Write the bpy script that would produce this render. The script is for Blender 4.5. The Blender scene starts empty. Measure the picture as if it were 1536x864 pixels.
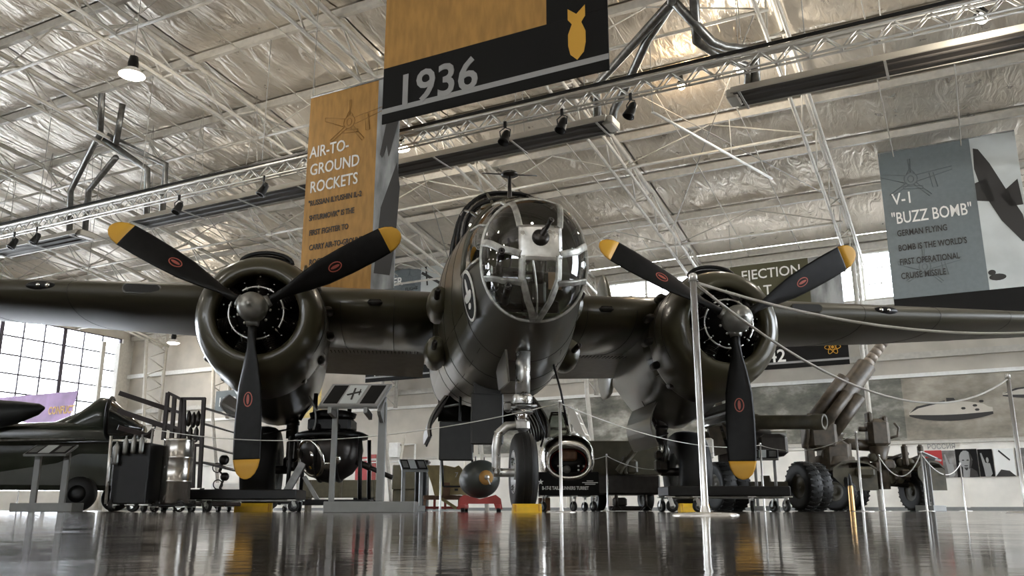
import bpy, bmesh, math, random
from mathutils import Vector, Matrix, noise
R = math.radians
random.seed(7)
sc = bpy.context.scene
# ---------------------------------------------------------------- camera, world, lights, exposure
CAM_H = .022
FPX = 1310.0                       # focal length in pixels of the 1536 px wide frame
TILT = math.atan((765 - 432) / FPX)
cam_d = bpy.data.cameras.new('camera'); cam = bpy.data.objects.new('camera', cam_d)
sc.collection.objects.link(cam); sc.camera = cam
cam_d.sensor_width = 36; cam_d.lens = FPX / 1536 * 36
cam_d.clip_start = .01; cam_d.clip_end = 400
cam.location = (0, 0, CAM_H); cam.rotation_euler = (math.pi / 2 + TILT, 0, 0)
w = bpy.data.worlds.new('overcast_sky'); sc.world = w; w.use_nodes = True
bg = w.node_tree.nodes['Background']; bg.inputs[0].default_value = (.93, .97, 1.0, 1); bg.inputs[1].default_value = 14.0
sc.view_settings.view_transform = 'Standard'; sc.view_settings.look = 'None'
sc.view_settings.gamma = 1; sc.view_settings.exposure = 0.25
try: sc.view_settings.use_curve_mapping = False
except Exception: pass
HROT = R(-27.5)                    # the hangar's long axis against the view
def HW(u, v, z=0):                 # hangar frame (u right along the hangar, v away across it) -> world
    c, s = math.cos(HROT), math.sin(HROT)
    return Vector((u * c - v * s, u * s + v * c, z))
def lamp(name, kind, loc, energy, color, size=.3, rot=None, parent=None):
    l = bpy.data.lights.new(name, kind); l.energy = energy; l.color = color
    if kind == 'AREA': l.shape = 'DISK'; l.size = size
    else: l.shadow_soft_size = size
    o = bpy.data.objects.new(name, l); sc.collection.objects.link(o); o.location = loc
    if rot: o.rotation_euler = rot
    if parent: o.parent = parent
    return o
# ---------------------------------------------------------------- pixel helpers (design aid: a pixel plus a real distance gives a place)
def ray(px, py):
    u = (px - 768) / FPX; v = (432 - py) / FPX; c, s = math.cos(TILT), math.sin(TILT)
    return Vector((u, c - v * s, s + v * c))
def PY(px, py, Y):
    r = ray(px, py); k = Y / r.y; return Vector((r.x * k, Y, CAM_H + r.z * k))
def HB(px, py, d):                 # hangar-frame point on the plane v = d
    r = ray(px, py); c, s = math.cos(HROT), math.sin(HROT)
    ru, rv = r.x * c + r.y * s, -r.x * s + r.y * c
    k = d / rv; return Vector((ru * k, d, CAM_H + r.z * k))
# ---------------------------------------------------------------- materials
def mat(name, col, rough=.5, metal=0, emit=None, es=0, noise_amt=0, nscale=8, bump=0, bscale=30, coat=0, col2=None, lo=.35, hi=.65, rvar=0, stretch=None, spec=.5):
    m = bpy.data.materials.new(name); m.use_nodes = True; nt = m.node_tree; p = nt.nodes['Principled BSDF']
    p.inputs['Base Color'].default_value = (*col, 1); p.inputs['Roughness'].default_value = rough; p.inputs['Metallic'].default_value = metal
    p.inputs['Coat Weight'].default_value = coat; p.inputs['Coat Roughness'].default_value = .12
    p.inputs['Specular IOR Level'].default_value = spec
    if emit: p.inputs['Emission Color'].default_value = (*emit, 1); p.inputs['Emission Strength'].default_value = es
    if noise_amt or col2 or bump or rvar:
        tc = nt.nodes.new('ShaderNodeTexCoord'); mp = nt.nodes.new('ShaderNodeMapping'); nt.links.new(tc.outputs['Object'], mp.inputs[0])
        if stretch: mp.inputs['Scale'].default_value = stretch
    if noise_amt or col2 or rvar:
        n = nt.nodes.new('ShaderNodeTexNoise'); n.inputs['Scale'].default_value = nscale; n.inputs['Detail'].default_value = 6
        nt.links.new(mp.outputs[0], n.inputs['Vector'])
    if noise_amt or col2:
        cr = nt.nodes.new('ShaderNodeValToRGB'); cr.color_ramp.elements[0].position = lo; cr.color_ramp.elements[1].position = hi
        a = col2 if col2 else tuple(c * (1 - noise_amt) for c in col); b_ = col if col2 else tuple(min(1, c * (1 + noise_amt)) for c in col)
        cr.color_ramp.elements[0].color = (*a, 1); cr.color_ramp.elements[1].color = (*b_, 1)
        nt.links.new(n.outputs[0], cr.inputs[0]); nt.links.new(cr.outputs[0], p.inputs['Base Color'])
    if rvar:
        mr = nt.nodes.new('ShaderNodeMapRange'); mr.inputs['From Min'].default_value = .3; mr.inputs['From Max'].default_value = .7
        mr.inputs['To Min'].default_value = max(.02, rough - rvar); mr.inputs['To Max'].default_value = rough + rvar
        nt.links.new(n.outputs[0], mr.inputs[0]); nt.links.new(mr.outputs[0], p.inputs['Roughness'])
    if bump:
        n2 = nt.nodes.new('ShaderNodeTexNoise'); n2.inputs['Scale'].default_value = bscale; n2.inputs['Detail'].default_value = 5
        nt.links.new(mp.outputs[0], n2.inputs['Vector'])
        b2 = nt.nodes.new('ShaderNodeBump'); b2.inputs['Strength'].default_value = bump; b2.inputs['Distance'].default_value = .02
        nt.links.new(n2.outputs[0], b2.inputs['Height']); nt.links.new(b2.outputs[0], p.inputs['Normal'])
    return m
M = {}
M['olive'] = mat('olive_drab_paint', (.050, .045, .025), .30, noise_amt=.10, nscale=1.1, lo=.2, hi=.8, bump=.06, bscale=4, coat=.30, spec=.5)
M['olive_wing'] = mat('olive_drab_wing_paint', (.048, .043, .027), .48, noise_amt=.12, nscale=1.1, lo=.2, hi=.8, bump=.05, bscale=3, spec=.35)
M['grey_under'] = mat('grey_underside_paint', (.068, .065, .053), .28, noise_amt=.10, nscale=1.2, lo=.2, hi=.8, bump=.06, bscale=4, coat=.3)
M['olive_in'] = mat('interior_green', (.10, .12, .06), .6, noise_amt=.2)
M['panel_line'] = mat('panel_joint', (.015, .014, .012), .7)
M['alu'] = mat('bare_aluminium', (.60, .60, .58), .34, .85, noise_amt=.22, nscale=9, rvar=.12, bump=.06, bscale=14)
M['frame'] = mat('window_frame_metal', (.36, .36, .33), .42, .6, noise_amt=.3, nscale=14)
M['chrome'] = mat('chrome', (.78, .77, .75), .10, 1)
M['polish'] = mat('polished_skin', (.66, .64, .60), .18, 1, bump=.15, bscale=6)
M['steel'] = mat('dull_steel', (.22, .22, .21), .4, .8, noise_amt=.2)
M['gunmetal'] = mat('gunmetal', (.035, .031, .028), .35, .6, noise_amt=.2)
M['black'] = mat('black_paint', (.006, .006, .006), .4, noise_amt=.2, spec=.3)
M['prop'] = mat('propeller_black', (.006, .006, .006), .45, noise_amt=.25, nscale=12, spec=.22)
M['tip'] = mat('propeller_tip_yellow', (.62, .33, .03), .5)
M['red'] = mat('red_paint', (.35, .04, .03), .5, noise_amt=.15)
M['decal'] = mat('decal_red', (.42, .10, .07), .5)
M['rubber'] = mat('tyre_rubber', (.009, .009, .0085), .55, bump=.1, bscale=40, spec=.3)
M['yellow'] = mat('chock_yellow', (.72, .44, .02), .5, noise_amt=.12)
M['white'] = mat('white_paint', (.78, .77, .73), .5, noise_amt=.05)
M['offwhite'] = mat('wall_paint', (.82, .79, .72), .6, noise_amt=.07, nscale=1.4)
M['wallbeige'] = mat('wall_lining', (.50, .46, .39), .6, noise_amt=.10, nscale=1.1, bump=.3, bscale=2)
M['truss'] = mat('truss_paint', (.50, .475, .42), .45, noise_amt=.08)
M['lighttruss'] = mat('bright_truss_metal', (.55, .54, .51), .42, .8)
M['mullion'] = mat('dark_mullion', (.07, .06, .08), .6)
M['duct'] = mat('flue_metal', (.20, .20, .19), .32, .8, noise_amt=.2)
M['heater'] = mat('heater_cover', (.45, .43, .38), .4, .4)
M['darkheat'] = mat('heater_dark', (.03, .026, .022), .6)
M['glass'] = None
M['grey'] = mat('grey_powder_coat', (.21, .215, .21), .45, noise_amt=.06)
M['tan'] = mat('tan_paint', (.42, .33, .14), .55, noise_amt=.15)
M['army'] = mat('army_green', (.065, .057, .035), .5, noise_amt=.3, nscale=5)
M['brown'] = mat('gun_brown', (.060, .046, .030), .5, noise_amt=.35, nscale=9)
M['fighter'] = mat('fighter_green', (.030, .036, .026), .22, noise_amt=.3, nscale=1.5, coat=.3)
M['fighter_u'] = mat('fighter_grey', (.016, .019, .02), .5, noise_amt=.2)
M['orange'] = mat('banner_orange', (.37, .195, .045), .7, noise_amt=.16, nscale=2.2, stretch=(4, 4, 1))
M['bblack'] = mat('banner_black', (.009, .0085, .008), .8, spec=.2)
M['bgrey'] = mat('banner_lettering_grey', (.30, .30, .29), .7)
M['bblue'] = mat('banner_slate', (.145, .17, .175), .7, noise_amt=.05)
M['bolive'] = mat('banner_olive', (.065, .062, .028), .7)
M['bphoto'] = mat('banner_photo_sky', (.50, .53, .52), .7, noise_amt=.12, nscale=.8)
M['bphotod'] = mat('banner_photo_dark', (.27, .28, .28), .7, noise_amt=.55, nscale=1.2, stretch=(2, 1, .6))
M['bline'] = mat('banner_line', (.10, .115, .12), .7)
M['bline_o'] = mat('banner_line_orange', (.33, .18, .05), .7)
M['ink'] = mat('print_ink', (.030, .028, .026), .7)
M['bprint'] = mat('print_white', (.80, .80, .76), .7)
M['purple'] = mat('purple_banner', (.42, .25, .50), .6, noise_amt=.3, nscale=1.2)
M['cred'] = mat('poster_red', (.40, .03, .03), .6)
M['glow_warm'] = mat('lamp_glow_warm', (1, .8, .5), .5, emit=(1, .72, .42), es=40)
M['glow_white'] = mat('lamp_glow_white', (1, 1, 1), .5, emit=(1, .97, .93), es=6)
M['cable'] = mat('cable_grey', (.35, .34, .31), .5)
M['rope'] = mat('rope_grey', (.62, .61, .57), .6); M['post'] = mat('bright_post', (.80, .79, .76), .25, .6); M['hub'] = mat('hub_metal', (.30, .30, .28), .35, .6, noise_amt=.1)
M['wood'] = mat('wood_brown', (.20, .10, .05), .5, noise_amt=.3)
M['paper'] = mat('tan_paper', (.50, .34, .22), .8)
M['floor'] = None; M['foil'] = None
def glass_mat(name, tint=(.9, .93, .92), refl=.55, body=.0, rough=.02, ior=1.5):
    m = bpy.data.materials.new(name); m.use_nodes = True; nt = m.node_tree; nt.nodes.clear()
    out = nt.nodes.new('ShaderNodeOutputMaterial'); mx = nt.nodes.new('ShaderNodeMixShader'); tr = nt.nodes.new('ShaderNodeBsdfTransparent')
    gl = nt.nodes.new('ShaderNodeBsdfGlossy'); fr = nt.nodes.new('ShaderNodeFresnel'); fr.inputs[0].default_value = ior
    tr.inputs[0].default_value = (*tint, 1); gl.inputs['Roughness'].default_value = rough
    ma = nt.nodes.new('ShaderNodeMath'); ma.operation = 'MULTIPLY_ADD'; ma.inputs[1].default_value = 1.0; ma.inputs[2].default_value = refl; ma.use_clamp = True
    nt.links.new(fr.outputs[0], ma.inputs[0]); nt.links.new(ma.outputs[0], mx.inputs[0]); nt.links.new(tr.outputs[0], mx.inputs[1]); nt.links.new(gl.outputs[0], mx.inputs[2])
    nt.links.new(mx.outputs[0], out.inputs[0]); return m
M['glass'] = glass_mat('plexiglass', (.80, .84, .80), .10)
M['pane'] = glass_mat('window_pane', (.97, .98, 1), .0)
def floor_mat():
    m = bpy.data.materials.new('polished_concrete'); m.use_nodes = True; nt = m.node_tree; p = nt.nodes['Principled BSDF']
    tc = nt.nodes.new('ShaderNodeTexCoord')
    n1 = nt.nodes.new('ShaderNodeTexNoise'); n1.inputs['Scale'].default_value = 1.4; n1.inputs['Detail'].default_value = 8
    n2 = nt.nodes.new('ShaderNodeTexNoise'); n2.inputs['Scale'].default_value = 38; n2.inputs['Detail'].default_value = 5
    n3 = nt.nodes.new('ShaderNodeTexNoise'); n3.inputs['Scale'].default_value = 9; n3.inputs['Detail'].default_value = 4
    for n in (n1, n2, n3): nt.links.new(tc.outputs['Object'], n.inputs['Vector'])
    cr = nt.nodes.new('ShaderNodeValToRGB'); cr.color_ramp.elements[0].color = (.075, .063, .052, 1); cr.color_ramp.elements[1].color = (.155, .130, .105, 1)
    cr.color_ramp.elements[0].position = .3; cr.color_ramp.elements[1].position = .7
    nt.links.new(n1.outputs[0], cr.inputs[0]); nt.links.new(cr.outputs[0], p.inputs['Base Color'])
    mr = nt.nodes.new('ShaderNodeMapRange'); mr.inputs['From Min'].default_value = .3; mr.inputs['From Max'].default_value = .7
    mr.inputs['To Min'].default_value = .04; mr.inputs['To Max'].default_value = .11
    nt.links.new(n3.outputs[0], mr.inputs[0]); nt.links.new(mr.outputs[0], p.inputs['Roughness'])
    ad = nt.nodes.new('ShaderNodeMath'); ad.operation = 'ADD'; nt.links.new(n2.outputs[0], ad.inputs[0]); nt.links.new(n3.outputs[0], ad.inputs[1])
    b = nt.nodes.new('ShaderNodeBump'); b.inputs['Strength'].default_value = .22; b.inputs['Distance'].default_value = .0010
    nt.links.new(ad.outputs[0], b.inputs['Height']); nt.links.new(b.outputs[0], p.inputs['Normal'])
    p.inputs['Specular IOR Level'].default_value = .5
    return m
M['floor'] = floor_mat()
def foil_mat():
    m = mat('insulation_foil', (.70, .645, .56), .32, .50, noise_amt=.06, nscale=1.6, rvar=.06)
    nt = m.node_tree; p = nt.nodes['Principled BSDF']; tc = nt.nodes.new('ShaderNodeTexCoord')
    mp = nt.nodes.new('ShaderNodeMapping'); mp.inputs['Scale'].default_value = (2.6, .9, 1); nt.links.new(tc.outputs['Object'], mp.inputs[0])
    n = nt.nodes.new('ShaderNodeTexNoise'); n.inputs['Scale'].default_value = 1.3; n.inputs['Detail'].default_value = 5; n.inputs['Distortion'].default_value = 1.1
    v = nt.nodes.new('ShaderNodeTexVoronoi'); v.inputs['Scale'].default_value = 2.2
    nt.links.new(mp.outputs[0], n.inputs['Vector']); nt.links.new(mp.outputs[0], v.inputs['Vector'])
    a = nt.nodes.new('ShaderNodeMath'); a.operation = 'MULTIPLY_ADD'; a.inputs[1].default_value = .0
    nt.links.new(v.outputs['Distance'], a.inputs[0]); nt.links.new(n.outputs[0], a.inputs[2])
    b = nt.nodes.new('ShaderNodeBump'); b.inputs['Strength'].default_value = .6; b.inputs['Distance'].default_value = .16
    nt.links.new(a.outputs[0], b.inputs['Height']); nt.links.new(b.outputs[0], p.inputs['Normal'])
    return m
M['foil'] = foil_mat()
def paint_mural(name, c):          # the printed wall mural: one flat print
    m = bpy.data.materials.new(name); m.use_nodes = True; nt = m.node_tree; p = nt.nodes['Principled BSDF']; p.inputs['Roughness'].default_value = .6
    tc = nt.nodes.new('ShaderNodeTexCoord'); mp = nt.nodes.new('ShaderNodeMapping'); mp.inputs['Scale'].default_value = (.45, 1, .8); nt.links.new(tc.outputs['Object'], mp.inputs[0])
    n = nt.nodes.new('ShaderNodeTexNoise'); n.inputs['Scale'].default_value = 1.3; n.inputs['Detail'].default_value = 9; n.inputs['Roughness'].default_value = .62
    nt.links.new(mp.outputs[0], n.inputs['Vector']); cr = nt.nodes.new('ShaderNodeValToRGB'); e = cr.color_ramp.elements
    e[0].position = .36; e[0].color = (*c[0], 1); e[1].position = .66; e[1].color = (*c[2], 1); k = e.new(.5); k.color = (*c[1], 1)
    nt.links.new(n.outputs[0], cr.inputs[0]); nt.links.new(cr.outputs[0], p.inputs['Base Color']); return m
M['mural_sea'] = paint_mural('mural_print_mountains', [(.06, .063, .05), (.17, .165, .135), (.50, .48, .42)])
M['mural_land'] = paint_mural('mural_print_shore', [(.16, .145, .115), (.28, .25, .20), (.44, .40, .33)])
M['poster'] = paint_mural('poster_photo_print', [(.03, .03, .03), (.16, .15, .14), (.55, .54, .5)])
# ---------------------------------------------------------------- mesh builder
class MB:
    def __init__(s): s.v = []; s.f = []; s.m = []; s.sm = []; s.cm = 0; s.cs = True
    def use(s, mi, smooth=True): s.cm = mi; s.cs = smooth; return s
    def add(s, vs, fs, smooth=None):
        o = len(s.v); s.v += [tuple(x) for x in vs]; sm = s.cs if smooth is None else smooth
        for f in fs: s.f.append(tuple(i + o for i in f)); s.m.append(s.cm); s.sm.append(sm)
        return s
    def box(s, c, d, rz=0, rot=None):
        m = rot if rot is not None else Matrix.Rotation(rz, 3, 'Z'); c = Vector(c)
        vs = [c + m @ Vector((d[0] / 2 * x, d[1] / 2 * y, d[2] / 2 * z)) for x in (-1, 1) for y in (-1, 1) for z in (-1, 1)]
        return s.add(vs, [(0, 1, 3, 2), (4, 6, 7, 5), (0, 4, 5, 1), (2, 3, 7, 6), (0, 2, 6, 4), (1, 5, 7, 3)], False)
    def bbox(s, c, d, bv=.01, rz=0):       # bevelled box (octagonal edges)
        x, y, z = d[0] / 2, d[1] / 2, d[2] / 2; b = min(bv, x * .9, y * .9, z * .9); m = Matrix.Rotation(rz, 3, 'Z'); rings = []
        for zz, i in ((-z, b), (-z + b, 0), (z - b, 0), (z, b)):
            X, Y = x - i, y - i
            rings.append([Vector(c) + m @ Vector(q) for q in ((-X + b, -Y, zz), (X - b, -Y, zz), (X, -Y + b, zz), (X, Y - b, zz), (X - b, Y, zz), (-X + b, Y, zz), (-X, Y - b, zz), (-X, -Y + b, zz))])
        return s.loft(rings, smooth=False)
    def loft(s, rings, caps=True, closed=True, smooth=None):
        n = len(rings[0]); vs = [p for r in rings for p in r]; fs = []
        for i in range(len(rings) - 1):
            for j in range(n if closed else n - 1):
                k = (j + 1) % n; fs.append((i * n + j, i * n + k, (i + 1) * n + k, (i + 1) * n + j))
        if caps: fs.append(tuple(range(n))[::-1]); fs.append(tuple(range((len(rings) - 1) * n, len(rings) * n)))
        return s.add(vs, fs, smooth)
    def tube(s, pts, r, n=8, caps=True, smooth=None):
        pts = [Vector(p) for p in pts]; rr = r if isinstance(r, (list, tuple)) else [r] * len(pts); rings = []; ref = None
        for i, p in enumerate(pts):
            d = (pts[min(i + 1, len(pts) - 1)] - pts[max(i - 1, 0)])
            if d.length < 1e-9: d = Vector((0, 0, 1))
            d.normalize()
            if ref is None: ref = Vector((0, 0, 1)) if abs(d.z) < .9 else Vector((1, 0, 0))
            a = d.cross(ref); a = a.normalized() if a.length > 1e-6 else d.orthogonal().normalized()
            b = d.cross(a).normalized(); ref = a.cross(d).normalized() if abs(a.cross(d).length) > 1e-6 else ref
            rings.append([p + (a * math.cos(t) + b * math.sin(t)) * rr[i] for t in [2 * math.pi * k / n for k in range(n)]])
        return s.loft(rings, caps, True, smooth)
    def bar(s, p, q, wd, ht, up=(0, 0, 1)):
        p, q = Vector(p), Vector(q); d = (q - p); L = d.length; d.normalize(); u = Vector(up)
        if abs(d.dot(u)) > .98: u = Vector((0, 1, 0))
        a = d.cross(u).normalized(); b = a.cross(d).normalized()
        return s.box((p + q) / 2, (wd, L, ht), rot=Matrix((a, d, b)).transposed())
    def lathe(s, prof, o, ax=(0, 0, 1), n=24, caps=False, smooth=None):    # prof: (radius, distance along axis)
        ax = Vector(ax).normalized(); a = ax.orthogonal().normalized(); b = ax.cross(a); o = Vector(o)
        rings = [[o + ax * t + (a * math.cos(2 * math.pi * k / n) + b * math.sin(2 * math.pi * k / n)) * max(r, 1e-4) for k in range(n)] for r, t in prof]
        return s.loft(rings, caps, True, smooth)
    def prism(s, poly, fr, th):            # poly (x,y) in the frame fr=(origin, ex, ey); thickness along the normal
        o, ex, ey = Vector(fr[0]), Vector(fr[1]).normalized(), Vector(fr[2]).normalized(); nz = ex.cross(ey)
        A = [o + ex * x + ey * y for x, y in poly]; B = [p + nz * th for p in A]; n = len(A)
        return s.add(A + B, [tuple(range(n))[::-1], tuple(range(n, 2 * n))] + [(i, (i + 1) % n, n + (i + 1) % n, n + i) for i in range(n)], False)
    def torus(s, o, ax, R_, r, n=32, k=8, a0=0, a1=2 * math.pi):
        ax = Vector(ax).normalized(); a = ax.orthogonal().normalized(); b = ax.cross(a); o = Vector(o); full = abs(a1 - a0 - 2 * math.pi) < 1e-6; rings = []
        for i in range(n + 1):
            t = a0 + (a1 - a0) * i / n; d = a * math.cos(t) + b * math.sin(t)
            rings.append([o + d * (R_ + r * math.cos(q)) + ax * r * math.sin(q) for q in [2 * math.pi * j / k for j in range(k)]])
        return s.loft(rings, not full)
    def ball(s, c, r, n=16, m=10, sc=(1, 1, 1)):
        c = Vector(c); rings = []
        for i in range(1, m):
            t = math.pi * i / m; rings.append([c + Vector((r * sc[0] * math.sin(t) * math.cos(2 * math.pi * k / n), r * sc[1] * math.sin(t) * math.sin(2 * math.pi * k / n), r * sc[2] * math.cos(t))) for k in range(n)])
        return s.loft(rings)
    def build(s, name, mats, parent=None, org=None, rz=0, kind=None):
        me = bpy.data.meshes.new(name); vs = s.v
        if org is not None: vs = [(x - org[0], y - org[1], z - org[2]) for x, y, z in vs]
        me.from_pydata(vs, [], s.f); mats = mats if isinstance(mats, (list, tuple)) else [mats]
        for m in mats: me.materials.append(M[m] if isinstance(m, str) else m)
        me.polygons.foreach_set('material_index', s.m); me.polygons.foreach_set('use_smooth', s.sm)
        bm = bmesh.new(); bm.from_mesh(me); bmesh.ops.recalc_face_normals(bm, faces=bm.faces); bm.to_mesh(me); bm.free(); me.update()
        o = bpy.data.objects.new(name, me); sc.collection.objects.link(o)
        if parent: o.parent = parent
        if rz: o.rotation_euler.z = rz
        if kind: o['kind'] = kind
        return o
def thing(name, label, cat, loc=(0, 0, 0), rz=0, group=None):
    o = bpy.data.objects.new(name, None); sc.collection.objects.link(o); o.location = loc; o.rotation_euler.z = rz; o.empty_display_size = .2
    o['label'] = label; o['category'] = cat
    if group: o['group'] = group
    return o
def tag(o, label, cat, group=None):
    o['label'] = label; o['category'] = cat
    if group: o['group'] = group
    return o
def dup(root, loc, rz=None, label=None):
    r = root.copy(); sc.collection.objects.link(r); r.location = loc
    if rz is not None: r.rotation_euler.z = rz
    if label: r['label'] = label
    for ch in list(root.children):
        c = ch.copy(); sc.collection.objects.link(c); c.parent = r
        for g in list(ch.children):
            d = g.copy(); sc.collection.objects.link(d); d.parent = c
    return r
def text(string, size, fr, material, parent, name='lettering', align='LEFT', th=.004, rz=0, width=None, spacing=1.0, bold=0):
    """flat raised lettering: fr=(origin, ex, ey)"""
    cu = bpy.data.curves.new(name, 'FONT'); cu.body = string; cu.size = size; cu.align_x = align; cu.extrude = th; cu.offset = bold; cu.space_character = spacing; cu.resolution_u = 3
    t = bpy.data.objects.new('tmp', cu); sc.collection.objects.link(t)
    me = bpy.data.meshes.new_from_object(t.evaluated_get(bpy.context.evaluated_depsgraph_get()))
    bpy.data.objects.remove(t)
    xs = [v.co.x for v in me.vertices]
    if not xs: return None
    k = 1 if width is None else width / max(1e-6, (max(xs) - min(xs)))
    o0, ex, ey = Vector(fr[0]), Vector(fr[1]).normalized(), Vector(fr[2]).normalized(); nz = ex.cross(ey)
    for v in me.vertices: v.co = o0 + ex * v.co.x * k + ey * v.co.y + nz * v.co.z
    me.materials.clear(); me.materials.append(M[material])
    me.name = name; o = bpy.data.objects.new(name, me); sc.collection.objects.link(o)
    if parent: o.parent = parent
    if rz: o.rotation_euler.z = rz
    return o
def catenary(p, q, sag, n=18):
    p, q = Vector(p), Vector(q); return [p.lerp(q, i / n) - Vector((0, 0, sag * 4 * (i / n) * (1 - i / n))) for i in range(n + 1)]
# ================================================================ THE HANGAR
U0, U1 = -42.0, 15.0               # end wall ... right wall with added glazing
V0, V1 = -26.0, 33.7
ZC_R, ZC_V, ZC_T = 199.3, -7.1, 13.93
def zroof(v): return ZC_T - ZC_R + math.sqrt(ZC_R ** 2 - (v - ZC_V) ** 2)
b = MB(); b.add([HW(-60, -40), HW(40, -40), HW(40, 60), HW(-60, 60)], [(0, 1, 2, 3)], False)
floor = b.build('floor', 'floor', kind='structure')
PURL = [33.5, 30.0, 27.0, 24.4, 21.6, 18.7, 16.0, 13.2, 10.2, 7.0, 3.5, 0, -3.5, -7, -11, -15, -19, -23, -26]
RIBS = [-42, -39.0, -34.0, -28.8, -23.5, -18.6, -13.5, -8.9, -3.05, 2.6, 8.4, 14.6]
b = MB(); ring = []
for i in range(13):
    v = V0 + (V1 - V0) * i / 12; ring.append([(U0, v, zroof(v) + .32), (U1, v, zroof(v) + .32), (U1, v, zroof(v) + .42), (U0, v, zroof(v) + .42)])
b.loft(ring, smooth=False)
ceiling = b.build('ceiling', 'wallbeige', rz=HROT, kind='structure')
def insulation(u0, u1, v0, v1, nu, nv, seed):
    m = MB(); vs = []; fs = []
    for i in range(nu + 1):
        for j in range(nv + 1):
            fu, fv = i / nu, j / nv; u = u0 + (u1 - u0) * fu; v = v0 + (v1 - v0) * fv
            sag = .09 * (1 - (2 * fv - 1) ** 4) + .04 * math.sin(math.pi * fu) * math.sin(math.pi * fv)
            e = min(1, 6 * min(fu, 1 - fu, fv, 1 - fv))
            wr = (noise.noise(Vector((u * 1.5, v * .55, seed))) * .10 + noise.noise(Vector((u * 3.6, v * 1.4, seed + 5))) * .05) * e
            vs.append((u, v, zroof(v) + .22 - sag + wr))
    for i in range(nu):
        for j in range(nv):
            q = i * (nv + 1) + j; fs.append((q, q + 1, q + nv + 2, q + nv + 1))
    m.add(vs, fs, True); return m.build('insulation_panel', 'foil', ceiling)
for i in range(len(RIBS) - 1):
    for j in range(len(PURL) - 1):
        far = PURL[j] < 9
        insulation(RIBS[i] + .03, RIBS[i + 1] - .03, PURL[j + 1] + .03, PURL[j] - .03, 6 if far else 20, 4 if far else 10, i * 3.1 + j * 1.7)
for v in PURL:
    m = MB(); m.box(((U0 + U1) / 2, v, zroof(v) + .02), (U1 - U0, .13, .22)); m.build('purlin', 'truss', ceiling)
def rib(u):
    m = MB(); n = 26; vs_ = [V0 + (V1 - .3 - V0) * i / n for i in range(n + 1)]; DZ = 1.0
    m.tube([(u, v, zroof(v) - .16) for v in vs_], .085, 6)
    for du in (-.24, .24): m.tube([(u + du, v, zroof(v) - DZ) for v in vs_], .055, 6)
    for i in range(n):
        v, v2, vm = vs_[i], vs_[i + 1], (vs_[i] + vs_[i + 1]) / 2
        for du in (-.24, .24):
            m.tube([(u + du, v, zroof(v) - DZ), (u, vm, zroof(vm) - .16)], .028, 5); m.tube([(u, vm, zroof(vm) - .16), (u + du, v2, zroof(v2) - DZ)], .028, 5)
        m.tube([(u - .24, v, zroof(v) - DZ), (u + .24, v, zroof(v) - DZ)], .032, 5)
    # the leg that carries the rib down the wall
    zt = zroof(V1 - .4)
    m.tube([(u, V1 - .25, zt - .2), (u, V1 - .25, 4.6)], .10, 6); m.tube([(u, V1 - 1.6, zt - .8), (u, V1 - 1.25, 4.6), (u, V1 - .25, .0)], .09, 6)
    for k in range(5):
        z0 = 4.7 + k * .95; m.tube([(u, V1 - .25, z0), (u, V1 - 1.35, z0 + .48)], .03, 5); m.tube([(u, V1 - 1.35, z0 + .48), (u, V1 - .25, z0 + .95)], .03, 5)
    m.build('roof_truss', 'truss', ceiling)
for u in RIBS[1:-1]: rib(u)
# thin sag rods down the middle of each bay, longitudinal struts and knee braces between the ribs
for i in range(len(RIBS) - 1):
    ua, ub = RIBS[i], RIBS[i + 1]; um = (ua + ub) / 2
    for uu in ((ua * 2 + ub) / 3, (ua + 2 * ub) / 3):
        m = MB(); m.tube([(uu, v, zroof(v) - .12) for v in PURL[:13]], .020, 5); m.build('sag_rod', 'truss', ceiling)
    for v in (30.0, 24.4, 18.7, 13.2):
        m = MB(); m.tube([(ua, v, zroof(v) - 1.0), (ub, v, zroof(v) - 1.0)], .045, 6)
        m.tube([(um, v, zroof(v) - .1), (ua, v, zroof(v) - 1.0)], .022, 5); m.tube([(um, v, zroof(v) - .1), (ub, v, zroof(v) - 1.0)], .022, 5)
        m.build('longitudinal_strut', 'truss', ceiling) if um < -4 else None
    if i % 2 == 1:
        m = MB(); m.tube([(ua, 30, zroof(30) - .3), (ub, 18.7, zroof(18.7) - .3)], .018, 5); m.tube([(ub, 30, zroof(30) - .3), (ua, 18.7, zroof(18.7) - .3)], .018, 5)
        m.build('cross_brace', 'cable', ceiling)
# back wall
def wallbox(name, u0, u1, v0, v1, z0, z1, m_, parent=None, kind='structure'):
    m = MB(); m.box(((u0 + u1) / 2, (v0 + v1) / 2, (z0 + z1) / 2), (u1 - u0, v1 - v0, z1 - z0))
    return m.build(name, m_, parent, rz=0 if parent else HROT, kind=None if parent else kind)
WT = zroof(V1) + .3
wall_back = wallbox('wall_back', U0, 24, V1, V1 + .2, 0, 2.3, 'offwhite')
wallbox('wall_panel', U0, 24, V1, V1 + .2, 2.3, 7.5, 'wallbeige', wall_back)
wallbox('wall_panel', U0, -13.3, V1, V1 + .2, 7.5, WT, 'wallbeige', wall_back)
wallbox('wall_panel', -13.3, U1, V1, V1 + .2, 9.3, WT, 'wallbeige', wall_back)
wallbox('rail', U0, 24, V1 - .12, V1, 4.55, 4.68, 'white', wall_back)
wallbox('rail', U0, 24, V1 - .16, V1, 5.2, 5.42, 'truss', wall_back)
wallbox('rail', U0, 24, V1 - .10, V1, 2.24, 2.34, 'truss', wall_back)
wallbox('eave_beam', U0, U1, V1 - .22, V1, 9.35, 9.6, 'truss', wall_back)
wallbox('eave_beam', U0, U1, V1 - .22, V1, 7.2, 7.42, 'white', wall_back)
for k in range(12): wallbox('wall_rib', U0 + 2.4 + k * 4.9, U0 + 2.5 + k * 4.9, V1 - .06, V1, .1, 2.24, 'offwhite', wall_back)
wallbox('baseboard_back', U0, 24, V1 - .05, V1, 0, .12, 'grey')
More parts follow.
